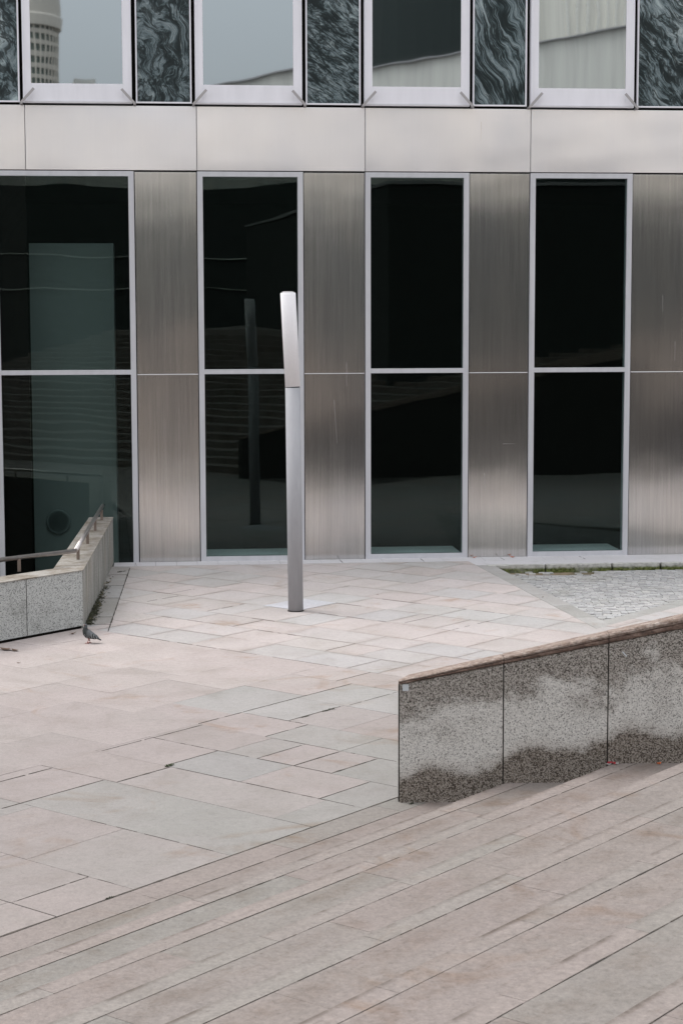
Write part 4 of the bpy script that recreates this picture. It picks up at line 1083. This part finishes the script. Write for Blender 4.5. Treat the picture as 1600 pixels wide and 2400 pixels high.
for a_, b_ in zip(prof, prof[1:]):
    hexa(bm, [(a_[0], 0, 0), (b_[0], 0, 0), (b_[0], -9, 0), (a_[0], -9, 0)], [(a_[0], 0, a_[1]), (b_[0], 0, b_[1]), (b_[0], -9, b_[1]), (a_[0], -9, a_[1])])
bmesh.ops.recalc_face_normals(bm, faces=bm.faces); obj('wall', bm, 'beigewall', beige)
bm = bmesh.new()
for i in range(-12, 20): box(bm, i * 2.6 - .12, i * 2.6 + .12, .001, .14, 9, 15.2 if i < 3 else 17.2)
obj('pilasters', bm, 'beigewall', beige)
bm = bmesh.new()
for a_, b_ in zip(prof, prof[1:]):
    hexa(bm, [(a_[0], .25, a_[1] + .01), (b_[0], .25, b_[1] + .01), (b_[0], -1, b_[1] + .01), (a_[0], -1, a_[1] + .01)], [(a_[0], .25, a_[1] + .10), (b_[0], .25, b_[1] + .10), (b_[0], -1, b_[1] + .10), (a_[0], -1, a_[1] + .10)])
bmesh.ops.recalc_face_normals(bm, faces=bm.faces); obj('cornice', bm, 'bracket', beige)
gt = empty('glass_tower', (28, -75, 0)); tag(gt, 'dark curved glass tower mirrored in the third upper window', 'tower')
bm = bmesh.new(); n_ = 48
for z_ in range(10):
    r1_ = [bm.verts.new((9.6 * math.cos(2 * math.pi * i / n_), 6 * math.sin(2 * math.pi * i / n_), z_ * 7)) for i in range(n_)]
    r2_ = [bm.verts.new((9.6 * math.cos(2 * math.pi * i / n_), 6 * math.sin(2 * math.pi * i / n_), z_ * 7 + 7)) for i in range(n_)]
    for i in range(n_): bm.faces.new((r1_[i], r1_[(i + 1) % n_], r2_[(i + 1) % n_], r2_[i]))
obj('curtain_wall', bm, 'dark_curtain_glass', gt)
b2 = empty('office_block', (42, -62, 0)); tag(b2, 'pale ribbed office block mirrored in the right upper window', 'building')
boxobj('wall', -7.6, 14, -12, 0, 0, 40, 'beigewall', b2)
bm = bmesh.new()
for i in range(30): box(bm, -7.5 + i * .7, -7.3 + i * .7, .01, .15, 3, 39.5)
obj('ribs', bm, 'pale_render', b2)
tw = empty('round_tower', (-1.2, -154, 0)); tag(tw, 'round office tower with banded storeys mirrored in the left upper window', 'tower')
bm = bmesh.new(); tube(bm, [(0, 0, 0), (0, 0, 38.2)], 5.4, 40); obj('core', bm, 'tower_glass', tw)
for z_ in [4 + 1.3 * i for i in range(25)]:
    bm = bmesh.new(); tube(bm, [(0, 0, z_ + .5), (0, 0, z_ + 1.02)], 5.6, 40); obj('floor_band', bm, 'beige_stone', tw)
bm = bmesh.new()
for i in range(46):
    a_ = 2 * math.pi * i / 46; box(bm, 5.55 * math.cos(a_) - .1, 5.55 * math.cos(a_) + .1, 5.55 * math.sin(a_) - .1, 5.55 * math.sin(a_) + .1, 3, 38)
obj('mullions', bm, 'beige_stone', tw)
bm = bmesh.new(); tube(bm, [(0, 0, 36.6), (0, 0, 37.6), (0, 0, 37.8), (0, 0, 42)], [5.9, 5.9, 5.7, 5.7], 40); obj('crown', bm, 'beige_stone', tw)
fb = empty('far_block', (7.3, -155, 0)); tag(fb, 'small pale far block beside the round tower, mirrored in the left upper window', 'building')
boxobj('wall', -1.0, 1.1, -8, 0, 0, 31.4, 'pale_render', fb)
boxobj('wing', -6, -1.01, -8, -.2, 0, 30.3, 'pale_render', fb)
